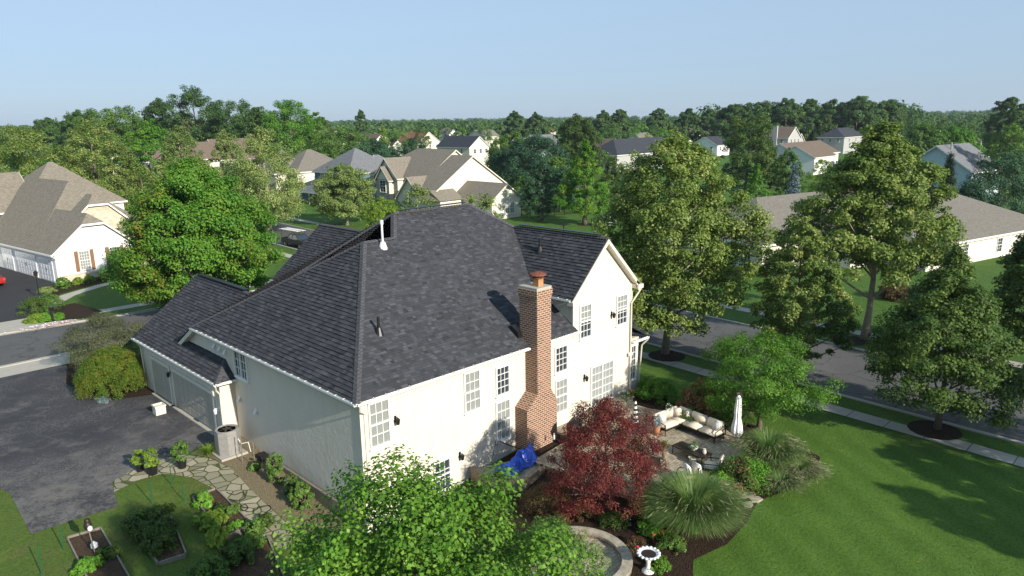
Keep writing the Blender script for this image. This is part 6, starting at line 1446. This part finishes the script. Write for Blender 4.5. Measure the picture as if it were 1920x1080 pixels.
for s, lb in ((-.35, 'pale ladder lying on the right side of the truck rack'), (.45, 'pale ladder lying on the left side of the truck rack')):
    mb = MB(); M4 = Matrix.Translation((48.6, 90.0, GZ+.02)) @ Matrix.Rotation(radians(93), 4, 'Z')
    for q in (-.2, .2): a = M4 @ Vector((-1.2, s+q, 2.25)); b = M4 @ Vector((3.3, s+q, 2.25)); mb.tube([a, b], .045, 6)
    for k in range(12): a = M4 @ Vector((-1.1+k*.38, s-.2, 2.25)); b = M4 @ Vector((-1.1+k*.38, s+.2, 2.25)); mb.tube([a, b], .02, 5)
    solid('ladder', mb, M['cloth'], lb, 'ladder')
p = pz(0, 532, GZ); car('red_car', (p[0]-1.35, p[1]-.3, GZ+.03), radians(-75), 'red car cut by the left edge on the white house driveway', 'paint_r')
p = pz(1140, 425, GZ); car('parked_car', (p[0], p[1], GZ+.02), radians(45), 'pale car half hidden by the huge street tree', 'paint_w')
# mailboxes, lamp
def mailbox(loc, rz, label, mat='black', big=.2):
    e = empty('mailbox', loc, rz, label, 'mailbox'); mb = MB(); mb.box(-.07, .07, -.07, .07, 0, 1.15); mb.build('post', M[mat], e)
    mb = MB(); mb.box(-.13, .13, -.28, .28, 1.1, 1.27); vs = []; mb.tube([(0, -.28, 1.27), (0, .28, 1.27)], .13, 12); mb.build('box', M[mat], e); mb = MB(); mb.box(-.22, .22, -.05, .05, .85, .92); mb.build('arm', M[mat], e); return e
mailbox((*gp(100, 604)[:2], GZ), .1, 'dark mailbox on a thick post in the flower bed by the left road')
p = pz(1057, 437, GZ); mailbox((p[0], p[1], GZ), .7, 'dark mailbox by the road beyond the main roof')
p = pz(75, 562, GZ); e = empty('lamp_post', (p[0], p[1], GZ), 0, 'black lamp post beside the white house driveway', 'lamp post'); mb = MB(); mb.lathe((0, 0, 0), [(.12, 0), (.08, .3), (.05, .4), (.045, 2.3), (.08, 2.35)], 10); mb.build('post', M['black'], e)
mb = MB(); mb.lathe((0, 0, 2.35), [(.09, 0), (.16, .05), (.2, .35), (.24, .38), (.12, .5), (.03, .6)], 8); mb.build('lantern', M['bronze'], e)
# planting at the white house
for u, v, w_, h_, lf, nm, lb in ((118, 540, 1.5, 1.1, 'maple', 'ball_shrub', 'clipped round dark green shrub at the white garage corner'), (147, 533, 1.1, .75, 'yel', 'ball_shrub', 'left yellow green ball shrub at the stone base'), (168, 529, 1.1, .75, 'yel', 'ball_shrub', 'right yellow green ball shrub at the stone base'), (197, 524, 1.3, .8, 'shade', 'ball_shrub', 'dark shrub left of the maple at the white house'), (216, 520, 1.4, .9, 'brown', 'ball_shrub', 'brown tinged shrub next to the dark one'), (88, 548, 1.5, .5, 'olivep', 'pale_plant', 'low pale variegated plant near the lamp post'),
    (66, 585, 2.6, 1.3, 'shade', 'rose_bush', 'rose bush around the lamp post foot'), (95, 580, 2.4, 1.3, 'mid', 'rose_bush', 'green bush behind the mailbox'), (70, 604, 1.9, .7, 'yel', 'grass_plant', 'yellow green grassy plant left of the mailbox'), (88, 602, 1.4, .7, 'bright', 'grass_plant', 'bright grassy plant beside the mailbox'), (110, 600, 1.2, .6, 'bright', 'grass_plant', 'grassy plant right of the mailbox')):
    shrub(nm, u, v, w_, h_, lf, lb, nl=3500, ls=.13, ncl=60 if 'ball' in nm else 26, clr=.16 if 'ball' in nm else .3, shell=.85 if 'ball' in nm else .6, lump=.03 if 'ball' in nm else .2)
p = gp(85, 615); rg = np.random.default_rng(8); P = np.array([p[0], p[1], GZ+.22])+rg.normal(0, 1, (260, 3))*np.array([.9, .25, .06]); tag(quads_obj('white_flowers', leaves(P, rg.normal(0, .3, P.shape)+[0, 0, 1], .14, rg), rg.uniform(0, 1, 260), M['floww']), 'low white flowers in the bed below the mailbox', 'flowers', None, 'stuff')
p = gp(100, 612); P = np.array([p[0], p[1], GZ+.15])+rg.normal(0, 1, (160, 3))*np.array([.8, .25, .05]); tag(quads_obj('red_flowers', leaves(P, rg.normal(0, .3, P.shape)+[0, 0, 1], .12, rg), rg.uniform(0, 1, 160), M['flowr']), 'low red flowers beside the mailbox post', 'flowers', None, 'stuff')
# black fence across the street
FP = [(90.6, 88.6), (88.8, 84.2), (99.0, 83.0), (112, 84.5)]
for i in range(3):
    a, b = Vector((*FP[i], GZ)), Vector((*FP[i+1], GZ)); L_ = (b-a).length; d = (b-a)/L_; e = empty('metal_fence', a, 0, ['short black picket fence beside the beige house', 'long black picket fence facing the lawn', 'black picket fence running behind the small dark tree'][i], 'fence', 'black yard fences'); mb = MB()
    mb.obox((0, 0, 1.1), d*L_, (.0, .03, 0), (0, 0, .05)); mb.obox((0, 0, .2), d*L_, (.0, .03, 0), (0, 0, .04)); mb.build('rail', M['black'], e); mb = MB()
    for k in range(int(L_/.22)): q = d*(k*.22); mb.obox((q.x, q.y, .05), d*.03, (0, .025, 0), (0, 0, 1.15))
    mb.build('picket', M['black'], e)
    for k in range(int(L_/2.4)+1): q = d*(k*2.4); mb = MB(); mb.obox((q.x-.04, q.y-.04, 0), (.08, 0, 0), (0, .08, 0), (0, 0, 1.35)); mb.build('post', M['black'], e)
# foundation shrubs of far houses
for u, v, w_, h_, lf, lb in ((622, 396, 5, 1.6, 'dark', 'dark hedge in front of the blue house porch'), (745, 402, 4, 2.2, 'dark', 'dark shrubs at the stone house corner'), (700, 412, 4, 3.0, 'bright', 'bright shrub between the blue and stone houses'), (1408, 514, 3.0, .9, 'mid', 'low shrub at the ranch house corner'), (1470, 505, 2.0, 1.8, 'shade', 'dark shrub against the ranch house wall'), (1680, 560, 3.0, 1.3, 'brown', 'reddish shrub beyond the road in front of the ranch house')):
    shrub('foundation_shrub', u, v, w_, h_, lf, lb, nl=4000, ls=.22)
# tree rings of mulch
for x, y, r in ((p_[0], p_[1], 1.3) for p_ in (gp(1250, 668), gp(1752, 807), gp(1592, 638), gp(1097, 421), gp(1487, 727))):
    sheet('mulch_ring', [(x+r*cos(a), y+r*sin(a)) for a in [k*pi/8 for k in range(16)]], M['mulch'], .035)

# ================================================================= AIR
mb = MB(); mb.box(-R0-20, R0+20, -R0-20, R0+20, -3.5, 34); hz_o = mb.build('haze', M['white'])
t = NT('haze_air'); vp = t.n('ShaderNodeVolumePrincipled'); vp.inputs['Density'].default_value = .0001; vp.inputs['Color'].default_value = (.8, .88, 1, 1); vp.inputs['Anisotropy'].default_value = .2
t.l(vp.outputs[0], t.out.inputs['Volume']); hz_o.data.materials.clear(); hz_o.data.materials.append(t.m); hz_o['kind'] = 'stuff'; hz_o['label'] = 'thin blue summer haze over the whole neighbourhood'
